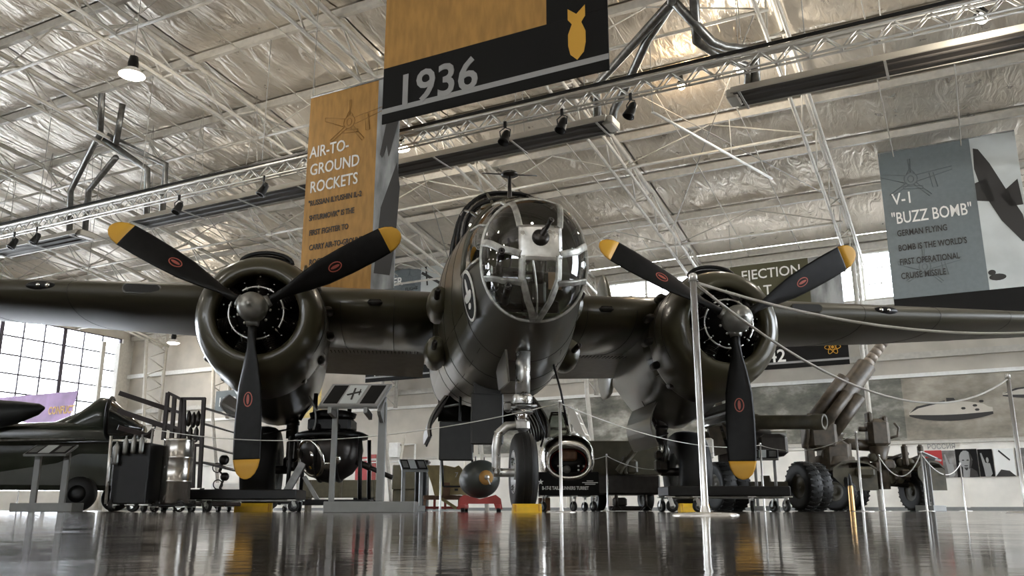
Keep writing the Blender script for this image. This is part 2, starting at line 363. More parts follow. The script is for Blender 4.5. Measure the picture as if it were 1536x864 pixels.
def window(name, plane, lo, hi, z0, z1, nv, nh, at, frame='white', thick=1):
    """plane 'v': window in a wall of constant v; plane 'u': constant u"""
    P = (lambda s_, z: Vector((s_, at, z))) if plane == 'v' else (lambda s_, z: Vector((at, s_, z)))
    m = MB(); wd = .09
    for s_, z, ds, dz in [((lo + hi) / 2, z0, hi - lo, wd), ((lo + hi) / 2, z1, hi - lo, wd), (lo, (z0 + z1) / 2, wd, z1 - z0), (hi, (z0 + z1) / 2, wd, z1 - z0)]:
        m.box(P(s_, z), (ds, .14, dz) if plane == 'v' else (.14, ds, dz))
    root = m.build(name, frame, rz=HROT, kind='structure')
    for i in range(1, nv):
        s_ = lo + (hi - lo) * i / nv; t = (.03 if (i % 3) else .09) * thick
        MB().box(P(s_, (z0 + z1) / 2), (t, .07, z1 - z0 - wd) if plane == 'v' else (.07, t, z1 - z0 - wd)).build('mullion', frame, root)
    for j in range(1, nh):
        z = z0 + (z1 - z0) * j / nh; MB().box(P((lo + hi) / 2, z), (hi - lo - wd, .05, .035 * thick) if plane == 'v' else (.05, hi - lo - wd, .035 * thick)).build('mullion', frame, root)
    for i in range(nv):
        for j in range(nh):
            s0, s1 = lo + (hi - lo) * (i + .02) / nv, lo + (hi - lo) * (i + .98) / nv; a0, a1 = z0 + (z1 - z0) * (j + .02) / nh, z0 + (z1 - z0) * (j + .98) / nh
            MB().box(P((s0 + s1) / 2, (a0 + a1) / 2), (s1 - s0, .008, a1 - a0) if plane == 'v' else (.008, s1 - s0, a1 - a0)).build('pane', 'pane', root)
    return root
window('window_1', 'v', -13.3, -9.3, 7.5, 9.3, 6, 3, V1 + .1)
window('window_2', 'v', -9.1, -3.2, 7.5, 9.3, 9, 3, V1 + .1)
window('window_3', 'v', -2.9, 2.5, 7.5, 9.3, 9, 3, V1 + .1)
window('window_4', 'v', 2.7, 14.9, 7.5, 9.3, 15, 3, V1 + .1)
# glazed end wall
wall_left = wallbox('wall_left', U0 - .2, U0, V0, V1, 0, 1.0, 'offwhite')
wallbox('wall_panel', U0 - .2, U0, V0, V1, 9.4, 10.2, 'wallbeige', wall_left)
m = MB(); n = 16; vv = [V0 + (V1 - V0) * i / n for i in range(n + 1)]
m.loft([[(U0 - .2, v, 10.2), (U0, v, 10.2), (U0, v, zroof(v) + .4), (U0 - .2, v, zroof(v) + .4)] for v in vv], smooth=False); m.build('gable', 'wallbeige', wall_left)
m = MB(); m.box((U0 - .1, V1 - .35, 5.2), (.3, .7, 8.4)); m.box((U0 + .5, V1 - 1.2, 4.5), (.35, .35, 9)); m.box((U0 + .2, V1 - 2.1, 4.5), (.22, .22, 9)); m.build('column', 'truss', wall_left)
window('window_5', 'u', 22.6, 32.9, 1.0, 9.4, 9, 9, U0 - .1, 'mullion', 2.2)
window('window_6', 'u', 12.2, 22.4, 1.0, 9.4, 9, 9, U0 - .1, 'mullion', 2.2)
window('window_7', 'u', 2, 12.0, 1.0, 9.4, 8, 4, U0 - .1, 'mullion', 1.5)
wallbox('wall_panel', U0 - .2, U0, V0, 1.9, 1.0, 9.4, 'wallbeige', wall_left)
# walls behind and beside the camera, with high window bands
wf = wallbox('wall_front', U0, U1, V0 - .2, V0, 0, 7.5, 'offwhite'); wallbox('wall_panel', U0, U1, V0 - .2, V0, 9.3, zroof(V0) + .3, 'wallbeige', wf)
window('window_9', 'v', U0 + .2, -14, 7.5, 9.3, 12, 2, V0 - .1); window('window_10', 'v', -14, U1 - .2, 7.5, 9.3, 12, 2, V0 - .1)
wr_ = wallbox('wall_right', U1, U1 + .2, V0, V1, 0, 1.0, 'offwhite'); wallbox('wall_panel', U1, U1 + .2, V0, V1, 9.4, 14.2, 'wallbeige', wr_); wallbox('wall_panel', U1, U1 + .2, V0, 12, 1.0, 9.4, 'wallbeige', wr_)
window('fill_window_11', 'u', 12.2, 22.4, 1.0, 9.4, 9, 6, U1 + .1); window('fill_window_12', 'u', 22.6, V1 - .2, 1.0, 9.4, 9, 6, U1 + .1)  # unseen glazing, added to light the back wall and right-hand sides
# the mural and posters along the back wall
mu = thing('wall_mural', 'long printed wall mural of mountains, shore and a beached submarine above the white dado', 'mural', HW(0, V1 - .03, 2.36), HROT)
MB().box((-10.6, 0, 1.1), (17.2, .02, 2.16)).build('mountain_print', 'mural_sea', mu)
MB().box((6.5, 0, 1.1), (17.0, .02, 2.16)).build('shore_print', 'mural_land', mu)
q = HB(1365, 630, V1); q2 = HB(1490, 620, V1)
def sub_shape(parent, x0, x1, z, h):
    m = MB(); L = x1 - x0
    m.prism([(x0 + L * f, z - h * .1 + h * .58 * math.sin(math.pi * min(1, f * .9 + .02)) ** .6 * (1 if f < .93 else .75)) for f in [k / 20 for k in range(21)]] + [(x0 + L * f, z - h * .1 - h * .34 * math.sin(math.pi * min(1, f * .93 + .02)) ** .6) for f in [1 - k / 20 for k in range(21)]], ((0, -.02, 0), (1, 0, 0), (0, 0, 1)), .004); m.build('submarine_hull', 'wallbeige', parent)
    m = MB(); m.prism([(x0 + L * f, z - h * .12 - h * .08 * math.sin(math.pi * f)) for f in [k / 14 for k in range(15)]] + [(x0 + L * f, z - h * .12 - h * .40 * math.sin(math.pi * min(1, f * .93 + .02)) ** .6) for f in [1 - k / 14 for k in range(15)]], ((0, -.026, 0), (1, 0, 0), (0, 0, 1)), .004)
    m.prism([(x0, z - h * .05), (x0 + L * .1, z + h * .3), (x0 + L * .45, z + h * .55), (x0 + L * .45, z + h * .47), (x0 + L * .12, z + h * .2)], ((0, -.026, 0), (1, 0, 0), (0, 0, 1)), .004)
    m.prism([(x0 + L * .47, z + h * .48), (x0 + L * .47, z + h * .68), (x0 + L * .56, z + h * .66), (x0 + L * .58, z + h * .5)], ((0, -.026, 0), (1, 0, 0), (0, 0, 1)), .004)
    for a_, b_ in ((.66, .1), (.8, .22), (.82, 0.0), (.88, .42)): m.prism([(x0 + L * (a_ + .03 * math.cos(t)), z + h * (b_ + .07 * math.sin(t))) for t in [k * math.pi / 3 for k in range(6)]], ((0, -.026, 0), (1, 0, 0), (0, 0, 1)), .004)
    m.build('submarine_shadow', 'ink', parent)
sub_shape(mu, q.x, q2.x, q.z - 2.36 + .25, .66)
sub_shape(mu, HB(1505, 600, V1).x, HB(1505, 600, V1).x + 4, HB(1505, 590, V1).z - 2.36, .5)
def poster(px0, px1, py0, py1, m_, label, fig=None):
    A = HB(px0, py1, V1); B = HB(px1, py1, V1); C_ = HB(px0, py0, V1); wd = B.x - A.x; ht = C_.z - A.z
    t = thing('poster', label, 'poster', HW(A.x, V1 - .06, A.z), HROT, 'posters on the back wall')
    MB().bbox((wd / 2, 0, ht / 2), (wd, .03, ht), .006).build('print', m_, t)
    if fig: fig(t, wd, ht)
    return t
FR = lambda x, z, y=-.018: ((x, y, z), (1, 0, 0), (0, 0, 1))
def disc(m, cx, cz, rx, rz_, y, n=14, th=.004): m.prism([(cx + rx * math.cos(2 * math.pi * k / n), cz + rz_ * math.sin(2 * math.pi * k / n)) for k in range(n)], ((0, y, 0), (1, 0, 0), (0, 0, 1)), th)
def emblem(t, w_, h_):
    m = MB(); c = (w_ * .5, h_ * .72); r = w_ * .17
    m.torus((c[0], -.02, c[1]), (0, 1, 0), r, r * .16, 16, 5, 1.2, 4.9); m.bar((c[0] - r, -.02, c[1] + r * .2), (c[0] + r, -.02, c[1] - r * .9), .01, r * .28, (0, 0, 1)); m.build('hammer_and_sickle', 'tip', t)
def face(t, w_, h_):
    m = MB().use(0); disc(m, w_ * .45, h_ * .62, w_ * .3, h_ * .33, -.022); m.prism([(w_ * .25, 0), (w_ * .3, h_ * .45), (w_ * .6, h_ * .45), (w_ * .7, 0)], FR(0, 0, -.021), .003); m.build('portrait', 'bgrey', t)
    m = MB(); disc(m, w_ * .33, h_ * .60, w_ * .06, h_ * .022, -.028); disc(m, w_ * .54, h_ * .60, w_ * .06, h_ * .022, -.028); disc(m, w_ * .44, h_ * .40, w_ * .10, h_ * .02, -.028); m.prism([(w_ * .62, h_ * .9), (w_ * .73, h_ * .75), (w_ * .74, h_ * .5), (w_ * .66, h_ * .35), (w_ * .56, h_ * .28), (w_ * .60, h_ * .45), (w_ * .64, h_ * .62)], FR(0, 0, -.028), .003); m.prism([(w_ * .34, h_ * .34), (w_ * .54, h_ * .34), (w_ * .47, h_ * .24), (w_ * .41, h_ * .24)], FR(0, 0, -.028), .003)
    m.prism([(w_ * .55, 0), (w_ * .62, h_ * .35), (w_ * .9, h_ * .2), (w_ * .95, 0)], FR(0, 0, -.028), .003); m.build('portrait_shadow', 'ink', t)
def figure(t, w_, h_):
    m = MB(); disc(m, w_ * .6, h_ * .6, w_ * .09, h_ * .1, -.022); m.prism([(w_ * .35, 0), (w_ * .3, h_ * .3), (w_ * .15, h_ * .85), (w_ * .25, h_ * .86), (w_ * .45, h_ * .5), (w_ * .75, h_ * .48), (w_ * .85, h_ * .1), (w_ * .7, 0)], FR(0, 0, -.021), .003); m.build('gesturing_figure', 'bgrey', t)
def streak(t, w_, h_):
    m = MB(); m.prism([(w_ * .25, h_ * .9), (w_ * .3, h_ * .95), (w_ * .8, h_ * .6), (w_ * .76, h_ * .55)], FR(0, 0, -.021), .003); m.build('falling_bomb', 'ink', t); m = MB(); m.prism([(0, 0), (w_ * .3, h_ * .25), (w_ * .7, h_ * .2), (w_, 0)], FR(0, 0, -.021), .003); m.build('rooftops', 'ink', t)
def crowd(t, w_, h_):
    m = MB()
    for cx in (.3, .7): disc(m, w_ * cx, h_ * .6, w_ * .12, h_ * .25, -.022)
    m.build('faces', 'paper', t)
poster(1391, 1417, 676, 716, 'cred', 'plain red poster with a small yellow hammer and sickle', emblem)
poster(1417, 1437, 676, 716, 'poster', 'narrow poster of a saluting soldier beside the red poster', figure)
poster(1437, 1470, 674, 716, 'bblack', 'poster with a large black and white portrait of a bald bearded man', face)
poster(1471, 1493, 674, 715, 'bblack', 'black poster of a man raising one arm', figure)
poster(1494, 1525, 673, 715, 'bprint', 'pale poster of a bomb falling over rooftops', streak)
poster(1527, 1560, 672, 714, 'poster', 'dark photo poster at the right edge of the photograph', None)
tt = thing('wall_sign', 'grey Cyrillic lettering on the white wall above the red poster', 'sign', HW(HB(1391, 675, V1).x, V1 - .02, HB(1391, 674, V1).z), HROT)
text('РОССИЯ', .24, ((0, 0, 0), (1, 0, 0), (0, 0, 1)), 'bgrey', tt, width=.85)
poster(533, 553, 686, 733, 'cred', 'tall red poster behind the ball turret', None)
poster(555, 564, 682, 726, 'red', 'narrow red lettered poster beside the tall red one', None)
poster(531, 562, 736, 751, 'bblack', 'low dark poster with two faces', crowd)
wc = thing('wall_cabinet', 'white service cabinet with pipes on the far wall', 'cabinet', HW(HB(590, 690, V1 - .3).x, V1 - .2, 0), HROT)
z0 = HB(590, 686, V1 - .3).z; z1 = HB(590, 664, V1 - .3).z
MB().bbox((0, 0, (z0 + z1) / 2), (.5, .3, z1 - z0), .02).build('cabinet_box', 'white', wc)
m = MB()
m.tube([(.3, 0, z1 - .1), (1.1, 0, z1 - .1), (1.1, 0, z0 - .7)], .05, 6); m.tube([(.9, 0, z0 - .2), (-1.3, 0, z0 - .2), (-1.3, 0, .0)], .04, 6); m.build('pipe', 'white', wc)
# ================================================================ ROOF FITTINGS
def box_truss(name, label, v, z0, z1, u0, u1):
    o = HW((u0 + u1) / 2, v, z0); L = (u1 - u0); t = thing(name, label, 'truss', o, HROT); h = z1 - z0; d = .16
    for y, z in ((-d / 2, 0), (d / 2, 0)): MB().tube([(-L / 2, y, z), (L / 2, y, z)], .026, 8).build('lower_chord', 'lighttruss', t)
    for y, z in ((-d / 2, h), (d / 2, h)): MB().tube([(-L / 2, y, z), (L / 2, y, z)], .045, 8).build('upper_chord', 'lighttruss', t)
    m = MB(); n = int(L / .6)
    for i in range(n):
        x0, x1, x2 = -L / 2 + L * i / n, -L / 2 + L * (i + .5) / n, -L / 2 + L * (i + 1) / n
        for y in (-d / 2, d / 2): m.tube([(x0, y, 0), (x1, y, h)], .018, 5); m.tube([(x1, y, h), (x2, y, 0)], .018, 5)
        m.tube([(x0, -d / 2, 0), (x0, d / 2, 0)], .016, 5)
    m.build('bracing', 'lighttruss', t)
    MB().box((0, -d / 2 - .02, h + .09), (L, .05, .06)).build('cable_tray', 'black', t)
    for k in range(11):
        x = -L / 2 + L * (k + .5) / 11; MB().tube([(x, 0, h), (x, 0, zroof(v) - z0 - .1)], .012, 5).build('suspension_cable', 'cable', t)
    return t
TV = 16.0; TZ0, TZ1 = 8.42, 8.73
box_truss('lighting_truss', 'long bright metal lighting truss crossing the roof above the bomber', TV, TZ0, TZ1, -41, 9.5)
m_s = thing('spotlight', '', 'spotlight')
MB().bbox((0, 0, -.11), (.07, .05, .16), .01).build('clamp', 'black', m_s)
m = MB(); m.tube([(-.11, 0, -.42), (-.13, 0, -.25), (0, 0, -.18), (.13, 0, -.25), (.11, 0, -.42)], .014, 6); m.build('yoke', 'black', m_s)
MB().lathe([(.001, .2), (.05, .2), (.085, .14), (.10, 0), (.12, -.13), (.13, -.16), (.11, -.16), (.10, -.1), (.001, -.09)], (0, 0, -.42), (.1, .45, 1), 14).build('lamp_housing', 'black', m_s)
SP = [(8, 'spotlight on the truss at the left edge of the photo'), (40, 'spotlight on the truss, second from the left edge'), (73, 'spotlight on the truss, just left of the flue pipes'), (283, 'spotlight on the truss directly above the left propeller tip'),
      (408, 'spotlight on the truss just left of the orange rocket banner'), (764, 'spotlight on the truss below the year lettering of the 1936 banner'), (848, 'spotlight on the truss above the end of the middle heater'), (949, 'spotlight on the truss beside the right flue pipes')]
for i, (px, lab) in enumerate(SP):
    u = HB(px, 300 - px * .2, TV).x; loc = HW(u, TV - .2, TZ0)
    if i == 0: m_s.location = loc; m_s.rotation_euler.z = HROT; m_s['label'] = lab; m_s['group'] = 'spotlights on the lighting truss'
    else: dup(m_s, loc, HROT + random.uniform(-.6, .6), lab)
def heater(u0, u1, v, z, label, flues):
    o = HW((u0 + u1) / 2, v, z); t = thing('tube_heater', label, 'heater', o, HROT, 'radiant tube heaters under the roof'); L = u1 - u0
    m = MB(); m.prism([(-.42, -.02), (-.34, .15), (.34, .15), (.42, -.02), (.38, -.02), (.31, .12), (-.31, .12), (-.38, -.02)], ((-L / 2, 0, 0), (0, 1, 0), (0, 0, 1)), L); m.build('reflector_hood', 'heater', t)
    for y in (-.16, .16): MB().tube([(-L / 2 + .1, y, .03), (L / 2 - .1, y, .03)], .07, 8).build('burner_tube', 'darkheat', t)
    MB().box((0, 0, -.005), (L - .1, .74, .012)).build('grille', 'darkheat', t)
    for x in (-L / 2, L / 2): MB().bbox((x, 0, .05), (.26, .55, .22), .03).build('end_box', 'heater', t)
    n = max(2, int(L / 2.2))
    for k in range(n + 1):
        m = MB(); x = -L / 2 + .2 + (L - .4) * k / n; m.bar((x, -.46, -.06), (x, .46, -.06), .05, .02); m.tube([(x, -.3, .2), (x, 0, zroof(v) - z - .1)], .008, 4); m.tube([(x, .3, .2), (x, 0, zroof(v) - z - .1)], .008, 4); m.build('hanger', 'cable', t)
    for pts in flues:
        P = []
        for px, py, vv_ in pts: q_ = HB(px, py, vv_); P.append((q_.x - (u0 + u1) / 2, q_.y - v, q_.z - z))
        MB().tube(P, .10, 10).build('flue_pipe', 'duct', t)
HV = 18.0
def HU(px): return HB(px, 300, HV).x
def roofhit(px, py):
    r = ray(px, py); c, s = math.cos(HROT), math.sin(HROT); lo, hi = 1, 60
    for _ in range(40):
        k = (lo + hi) / 2; v = (-r.x * s + r.y * c) * k
        if CAM_H + r.z * k > zroof(v): hi = k
        else: lo = k
    return v
zh = HB(215, 342, HV).z + .14
heater(U0 + 12, HU(135), HV, zh, 'radiant tube heater at the left edge under the roof', [[(104, 352, HV), (106, 286, HV), (143, 212, 17), (150, 203, 16.8), (153, 137, roofhit(153, 137))], [(127, 352, HV + .3), (133, 286, HV + .3), (174, 236, 17.4)]])
heater(HU(212), HU(920), HV, zh, 'longest radiant tube heater, passing behind the two orange banners', [[(220, 332, HV), (221, 254, HV), (156, 208, 17)], [(243, 325, HV + .3), (249, 247, HV + .3), (160, 203, 17), (174, 215, 17), (184, 156, roofhit(184, 156))],
    [(896, 186, HV), (896, 126, HV), (1005, 6, 15.5)], [(917, 188, HV), (921, 165, HV), (941, 126, 17.6), (971, 60, 16.6), (1007, 6, 15.6), (1010, -40, 14)]])
heater(HU(1112), HU(1640), HV, zh, 'radiant tube heater at the upper right corner of the photo', [[(1012, 4, 15.5), (1067, 62, 16.5), (1085, 70, 17), (1120, 74, 17.4), (1133, 84, HV), (1134, 132, HV)], [(1041, -6, 15.5), (1045, 62, 16.5), (1072, 80, 17.2), (1122, 100, HV), (1122, 128, HV)]])
def highbay(px, py, v, label, lit=True, warm=False, bulb=False):
    q = HB(px, py, v); t = thing('high_bay_lamp' if not bulb else 'bulb_lamp', label, 'lamp', HW(q.x, q.y, q.z), HROT)
    m = MB(); m.tube([(0, 0, .45), (0, 0, max(.6, zroof(v) - q.z - .1))], .01, 4); m.build('cord', 'cable', t)
    if bulb:
        MB().lathe([(.001, .42), (.05, .4), (.06, .2), (.16, .05)], (0, 0, 0), n=14).build('socket', 'black', t)
        MB().ball((0, 0, 0), .11, 12, 8).build('bulb', 'glow_warm' if warm else 'glow_white', t)
    else:
        MB().lathe([(.001, .5), (.1, .48), (.13, .3), (.12, .16), (.2, .1)], (0, 0, 0), n=16).build('ballast_housing', 'black', t)
        MB().lathe([(.18, .14), (.30, 0), (.31, -.02)], (0, 0, 0), n=20).build('shade', 'offwhite', t)
        MB().lathe([(.29, 0), (.22, -.06), (.001, -.1)], (0, 0, 0), n=20).build('lens', 'glow_white', t)
    l = lamp('lamp_light', 'POINT', (0, 0, -.35), 260 if not warm else 45, (1, .9, .76) if not warm else (1, .7, .4), .15, parent=t)
highbay(198, 112, 13.0, 'high bay lamp with dark housing at the upper left')
highbay(600, 222, 21, 'high bay lamp glowing just right of the orange rocket banner')
highbay(1121, 102, 21, 'high bay lamp glowing under the lighting truss at the right')
highbay(1022, 129, 22, 'warm glowing bulb lamp right of the 1936 banner', warm=True, bulb=True)
highbay(1473, 27, 17.0, 'bright bulb lamp in the upper right corner', bulb=True)
highbay(452, 259, 24.0, 'small bright bulb lamp at the left edge of the orange rocket banner', bulb=True)
highbay(260, 514, 30.0, 'small high bay lamp seen under the left wing beside the left engine')
for i_, u_ in enumerate((-33, -22, -11, 0, 9)):          # unseen fill lamps added for general light, shaped like high bays
    for j_, v_ in enumerate((-18, -8, 2)):
        q_ = thing('high_bay_lamp', 'unseen fill lamp added for general light, shaped like a high bay', 'lamp', HW(u_, v_, 9.2), HROT, 'added fill lamps outside the frame')
        MB().lathe([(.001, .5), (.13, .3), (.12, .16), (.31, -.02)], (0, 0, 0), n=14).build('shade', 'offwhite', q_); MB().lathe([(.29, 0), (.001, -.1)], (0, 0, 0), n=14).build('lens', 'glow_white', q_)
        MB().tube([(0, 0, .45), (0, 0, zroof(v_) - 9.3)], .01, 4).build('cord', 'cable', q_); lamp('lamp_light', 'POINT', (0, 0, -.4), 150, (1, .93, .82), .25, parent=q_)
# white strip tube
def PZ(px, py, z):
    r = ray(px, py); k = (z - CAM_H) / r.z; return Vector((r.x * k, r.y * k, z))
a_, b_ = PZ(979, 168, 9.6), PZ(1158, 268, 9.6)
t = thing('strip_tube', 'thin white tube hanging at a slant under the roof right of the truss', 'tube', a_)
MB().tube([(0, 0, 0), b_ - a_], .035, 8).build('tube', 'white', t)
mid = (b_ - a_) * .62; m = MB(); m.tube([mid, mid + Vector((0, 0, 1.2))], .012, 5); m.tube([Vector((0, 0, 0)), Vector((0, 0, 1.9))], .012, 5); m.build('hanging_wire', 'cable', t)
# ---------------------------------------------------------------- banners
EX, EZ = (1, 0, 0), (0, 0, 1)
def banner(px0, pyb, v, wd, htot, label, panel_m, panel_w, strip_h=1.0, year=None, photo_m='bphoto', year_x=.2, year_size=.62, photo=True):
    q = HB(px0, pyb, v); t = thing('hanging_banner', label, 'banner', HW(q.x, q.y, q.z), HROT, 'hanging fabric banners')
    MB().bbox((panel_w / 2, 0, strip_h + (htot - strip_h) / 2), (panel_w, .02, htot - strip_h), .003).build('text_panel', panel_m, t)
    if wd > panel_w: MB().bbox(((panel_w + wd) / 2, 0, strip_h + (htot - strip_h) / 2), (wd - panel_w, .02, htot - strip_h), .003).build('photo_panel', photo_m, t)
    if strip_h > 0:
        MB().bbox((wd / 2, 0, strip_h / 2), (wd, .024, strip_h), .003).build('year_strip', 'bblack', t)
        MB().box((wd / 2, -.014, strip_h * .215), (wd, .006, strip_h * .09)).build('rule_line', 'bgrey', t)
    if year: text(year, year_size, ((year_x, -.016, strip_h * .24), EX, EZ), 'bgrey', t, name='year_lettering', bold=.012)
    m = MB(); top = zroof(v) - q.z - .15
    for x in (.05, wd - .05): m.tube([(x, 0, htot), (x, 0, max(htot + .1, top))], .01, 5)
    m.build('suspension_wire', 'cable', t); MB().tube([(0, 0, htot), (wd, 0, htot)], .03, 8).build('top_pole', 'steel', t)
    return t, q
def plane_sketch(parent, x0, z0, s, m_='bline', y=-.016):
    m = MB(); r = .007 * s / 1.0
    def pl(pts): m.tube([(x0 + p[0] * s, y, z0 + p[1] * s) for p in pts], r, 4)
    pl([(math.cos(t) * .18, math.sin(t) * .18) for t in [k * math.pi / 8 for k in range(17)]]); pl([(math.cos(t) * .08, math.sin(t) * .1) for t in [k * math.pi / 6 for k in range(13)]])
    pl([(-.8, .28), (-.15, .12), (-.18, -.1), (-.8, .18), (-.8, .28)]); pl([(.15, .1), (1.1, .2), (1.1, .1), (.16, -.1)])
    pl([(0, .2), (-.03, .62), (.04, .62), (.02, .2)]); pl([(.12, -.12), (.5, -.55), (.44, -.6), (.06, -.17)]); pl([(-.12, -.1), (-.6, -.4), (-.55, -.46), (-.06, -.17)])
    pl([(.5, .1), (.55, -.35), (.68, -.35), (.6, .1)]); pl([(-.1, .16), (0, .34), (.12, .16)]); pl([(-.22, -.2), (.3, -.26), (.3, -.34), (-.22, -.28), (-.22, -.2)])
    m.build('line_drawing', m_, parent)
# 1936
v = 10.0; A = HB(573, 187, v); B = HB(914, 97, v); C1 = HB(820, 40, v)
wd = B.x - A.x; pw = C1.x - A.x
t, q = banner(573, 187, v, wd, 3.6, 'large hanging banner with a black strip reading 1936 and a bomb icon', 'orange', pw, .93, '1936', 'bblack', .24, .73)
m = MB(); bx, bz = HB(866, 55, v).x - A.x, HB(866, 55, v).z - A.z
m.prism([(bx - .13, bz + .45), (bx - .13, bz + .28), (bx - .07, bz + .2), (bx - .13, bz + .05), (bx - .13, bz - .12), (bx - .1, bz - .26), (bx, bz - .36), (bx + .1, bz - .26), (bx + .13, bz - .12), (bx + .13, bz + .05), (bx + .07, bz + .2), (bx + .13, bz + .28), (bx + .13, bz + .45), (bx, bz + .34)], ((0, -.016, 0), EX, EZ), .006); m.build('bomb_icon', 'tip', t)
m = MB(); m.prism([(pw + .35, 1.45), (pw + .40, 1.55), (pw + .65, 1.6), (pw + .8, 1.75), (pw + .95, 1.62), (pw + .7, 1.42)], ((0, -.016, 0), EX, EZ), .004); m.build('missile_print', 'bgrey', t)
plane_sketch(t, 1.6, 2.4, 1.1, 'bline_o')
# air to ground rockets
v = 15.0; A = HB(448, 452, v); B = HB(556, 430, v); C1 = HB(592, 430, v); T_ = HB(455, 150, v)
pw = B.x - A.x; wd = HB(591, 430, 15.0).x - A.x
t, q = banner(448, 452, v, wd, T_.z - A.z, 'tall orange banner reading AIR-TO-GROUND ROCKETS hanging above the left wing', 'orange', pw, 0, None, 'bphotod')
H_ = T_.z - A.z
def bline_text(string, px, py, pxr, v, q, parent, size, m_):
    a0 = HB(px, py, v); a1 = HB(pxr, py, v); text(string, size, ((a0.x - q.x, -.016, a0.z - q.z), EX, EZ), m_, parent, width=a1.x - a0.x, bold=.004)
k = 1.0
for s_, px, py, pxr, sz, m_ in [('AIR-TO-', 465, 238, 523, .40, 'bprint'), ('GROUND', 465, 264, 538, .40, 'bprint'), ('ROCKETS', 465, 290, 535, .40, 'bprint'), ('"RUSSIAN ILYUSHIN IL-2', 463, 310, 542, .185, 'ink'), ('SHTURMOVIK" IS THE', 464, 332, 531, .185, 'ink'),
    ('FIRST FIGHTER TO', 464, 354, 522, .185, 'ink'), ('CARRY AIR-TO-GROUND', 464, 376, 545, .185, 'ink'), ('ROCKETS', 464, 398, 498, .185, 'ink')]: bline_text(s_, px, py, pxr, v, q, t, sz, m_)
plane_sketch(t, pw * .6, H_ - .9, .9, 'bline_o')
m = MB(); X0 = pw; m.prism([(X0 + .35, H_ - .75), (X0 + .12, H_ - 1.9), (X0 + .18, H_ - 2.0), (X0 + .3, H_ - 1.7), (X0 + .36, H_ - 2.0), (X0 + .6, H_ - 1.2), (X0 + .8, H_ - .6), (X0 + .6, H_ - .4)], ((0, -.016, 0), EX, EZ), .004)
m.prism([(X0 + .08, .4), (X0 + .2, 1.9), (X0 + .6, 2.9), (X0 + .7, 2.3), (X0 + .62, 1.0), (X0 + .5, .3)], ((0, -.016, 0), EX, EZ), .004); m.build('rocket_print', 'ink', t)
# V-1
v = 28.0; A = HB(1342, 449 + 12, v); pw = HB(1488, 450, v).x - HB(1342, 449, v).x; top = HB(1320, 230, v).z
strip_h = 1.0; zb = HB(1342, 449, v).z - strip_h
py_b = 449
t = thing('hanging_banner', 'slate blue banner reading V-1 BUZZ BOMB with a black missile photo at right', 'banner', HW(A.x, v, zb), HROT, 'hanging fabric banners'); q = Vector((A.x, v, zb)); H_ = top - zb; wd = 3.75
MB().bbox((pw / 2, 0, strip_h + (H_ - strip_h) / 2), (pw, .02, H_ - strip_h), .003).build('text_panel', 'bblue', t)
MB().bbox(((pw + wd) / 2, 0, strip_h + (H_ - strip_h) / 2), (wd - pw, .02, H_ - strip_h), .003).build('photo_panel', 'bphoto', t)
MB().bbox((wd / 2, 0, strip_h / 2), (wd, .024, strip_h), .003).build('year_strip', 'bblack', t); MB().box((wd / 2, -.014, .2), (wd, .006, .09)).build('rule_line', 'bgrey', t)
m = MB()
for x in (.05, wd - .05): m.tube([(x, 0, H_), (x, 0, zroof(v) - zb - .1)], .012, 5)
m.build('suspension_wire', 'cable', t); MB().tube([(0, 0, H_), (wd, 0, H_)], .03, 8).build('top_pole', 'steel', t)
for s_, px, py, pxr, sz, m_ in [('V-1', 1339, 308, 1367, .52, 'bprint'), ('"BUZZ BOMB"', 1338, 337, 1460, .52, 'bprint'), ('GERMAN FLYING', 1346, 355, 1422, .27, 'ink'), ('BOMB IS THE WORLD\'S', 1348, 377, 1452, .27, 'ink'), ('FIRST OPERATIONAL', 1350, 398, 1441, .27, 'ink'), ('CRUISE MISSILE', 1352, 419, 1420, .27, 'ink')]: bline_text(s_, px, py, pxr, v, q, t, sz, m_)
plane_sketch(t, .85, H_ - 1.0, 1.05); plane_sketch(t, .95, 1.9, .9)
m = MB(); X0 = pw; F_ = ((0, -.016, 0), EX, EZ)
m.prism([(X0 + .07, H_ - .35), (X0 + .03, H_ - 1.0), (X0 + .15, H_ - 1.7), (X0 + .55, H_ - 2.7), (X0 + 1.0, H_ - 3.4), (X0 + 1.15, H_ - 3.3), (X0 + 1.1, H_ - 2.6), (X0 + .75, H_ - 1.7), (X0 + .45, H_ - .9), (X0 + .2, H_ - .4)], F_, .004)
m.prism([(X0, H_ - 1.45), (X0 + .3, H_ - 1.35), (X0 + .45, H_ - 2.1), (X0, H_ - 2.0)], F_, .004); m.prism([(X0 + .6, H_ - 1.9), (X0 + 1.1, H_ - 1.5), (X0 + 1.15, H_ - 2.3), (X0 + .8, H_ - 2.3)], F_, .004); m.build('missile_print', 'ink', t)
m = MB(); disc(m, X0 + .25, 1.35, .22, .1, -.018); disc(m, X0 + .12, 1.5, .1, .08, -.018); m.build('smoke_print', 'ink', t)
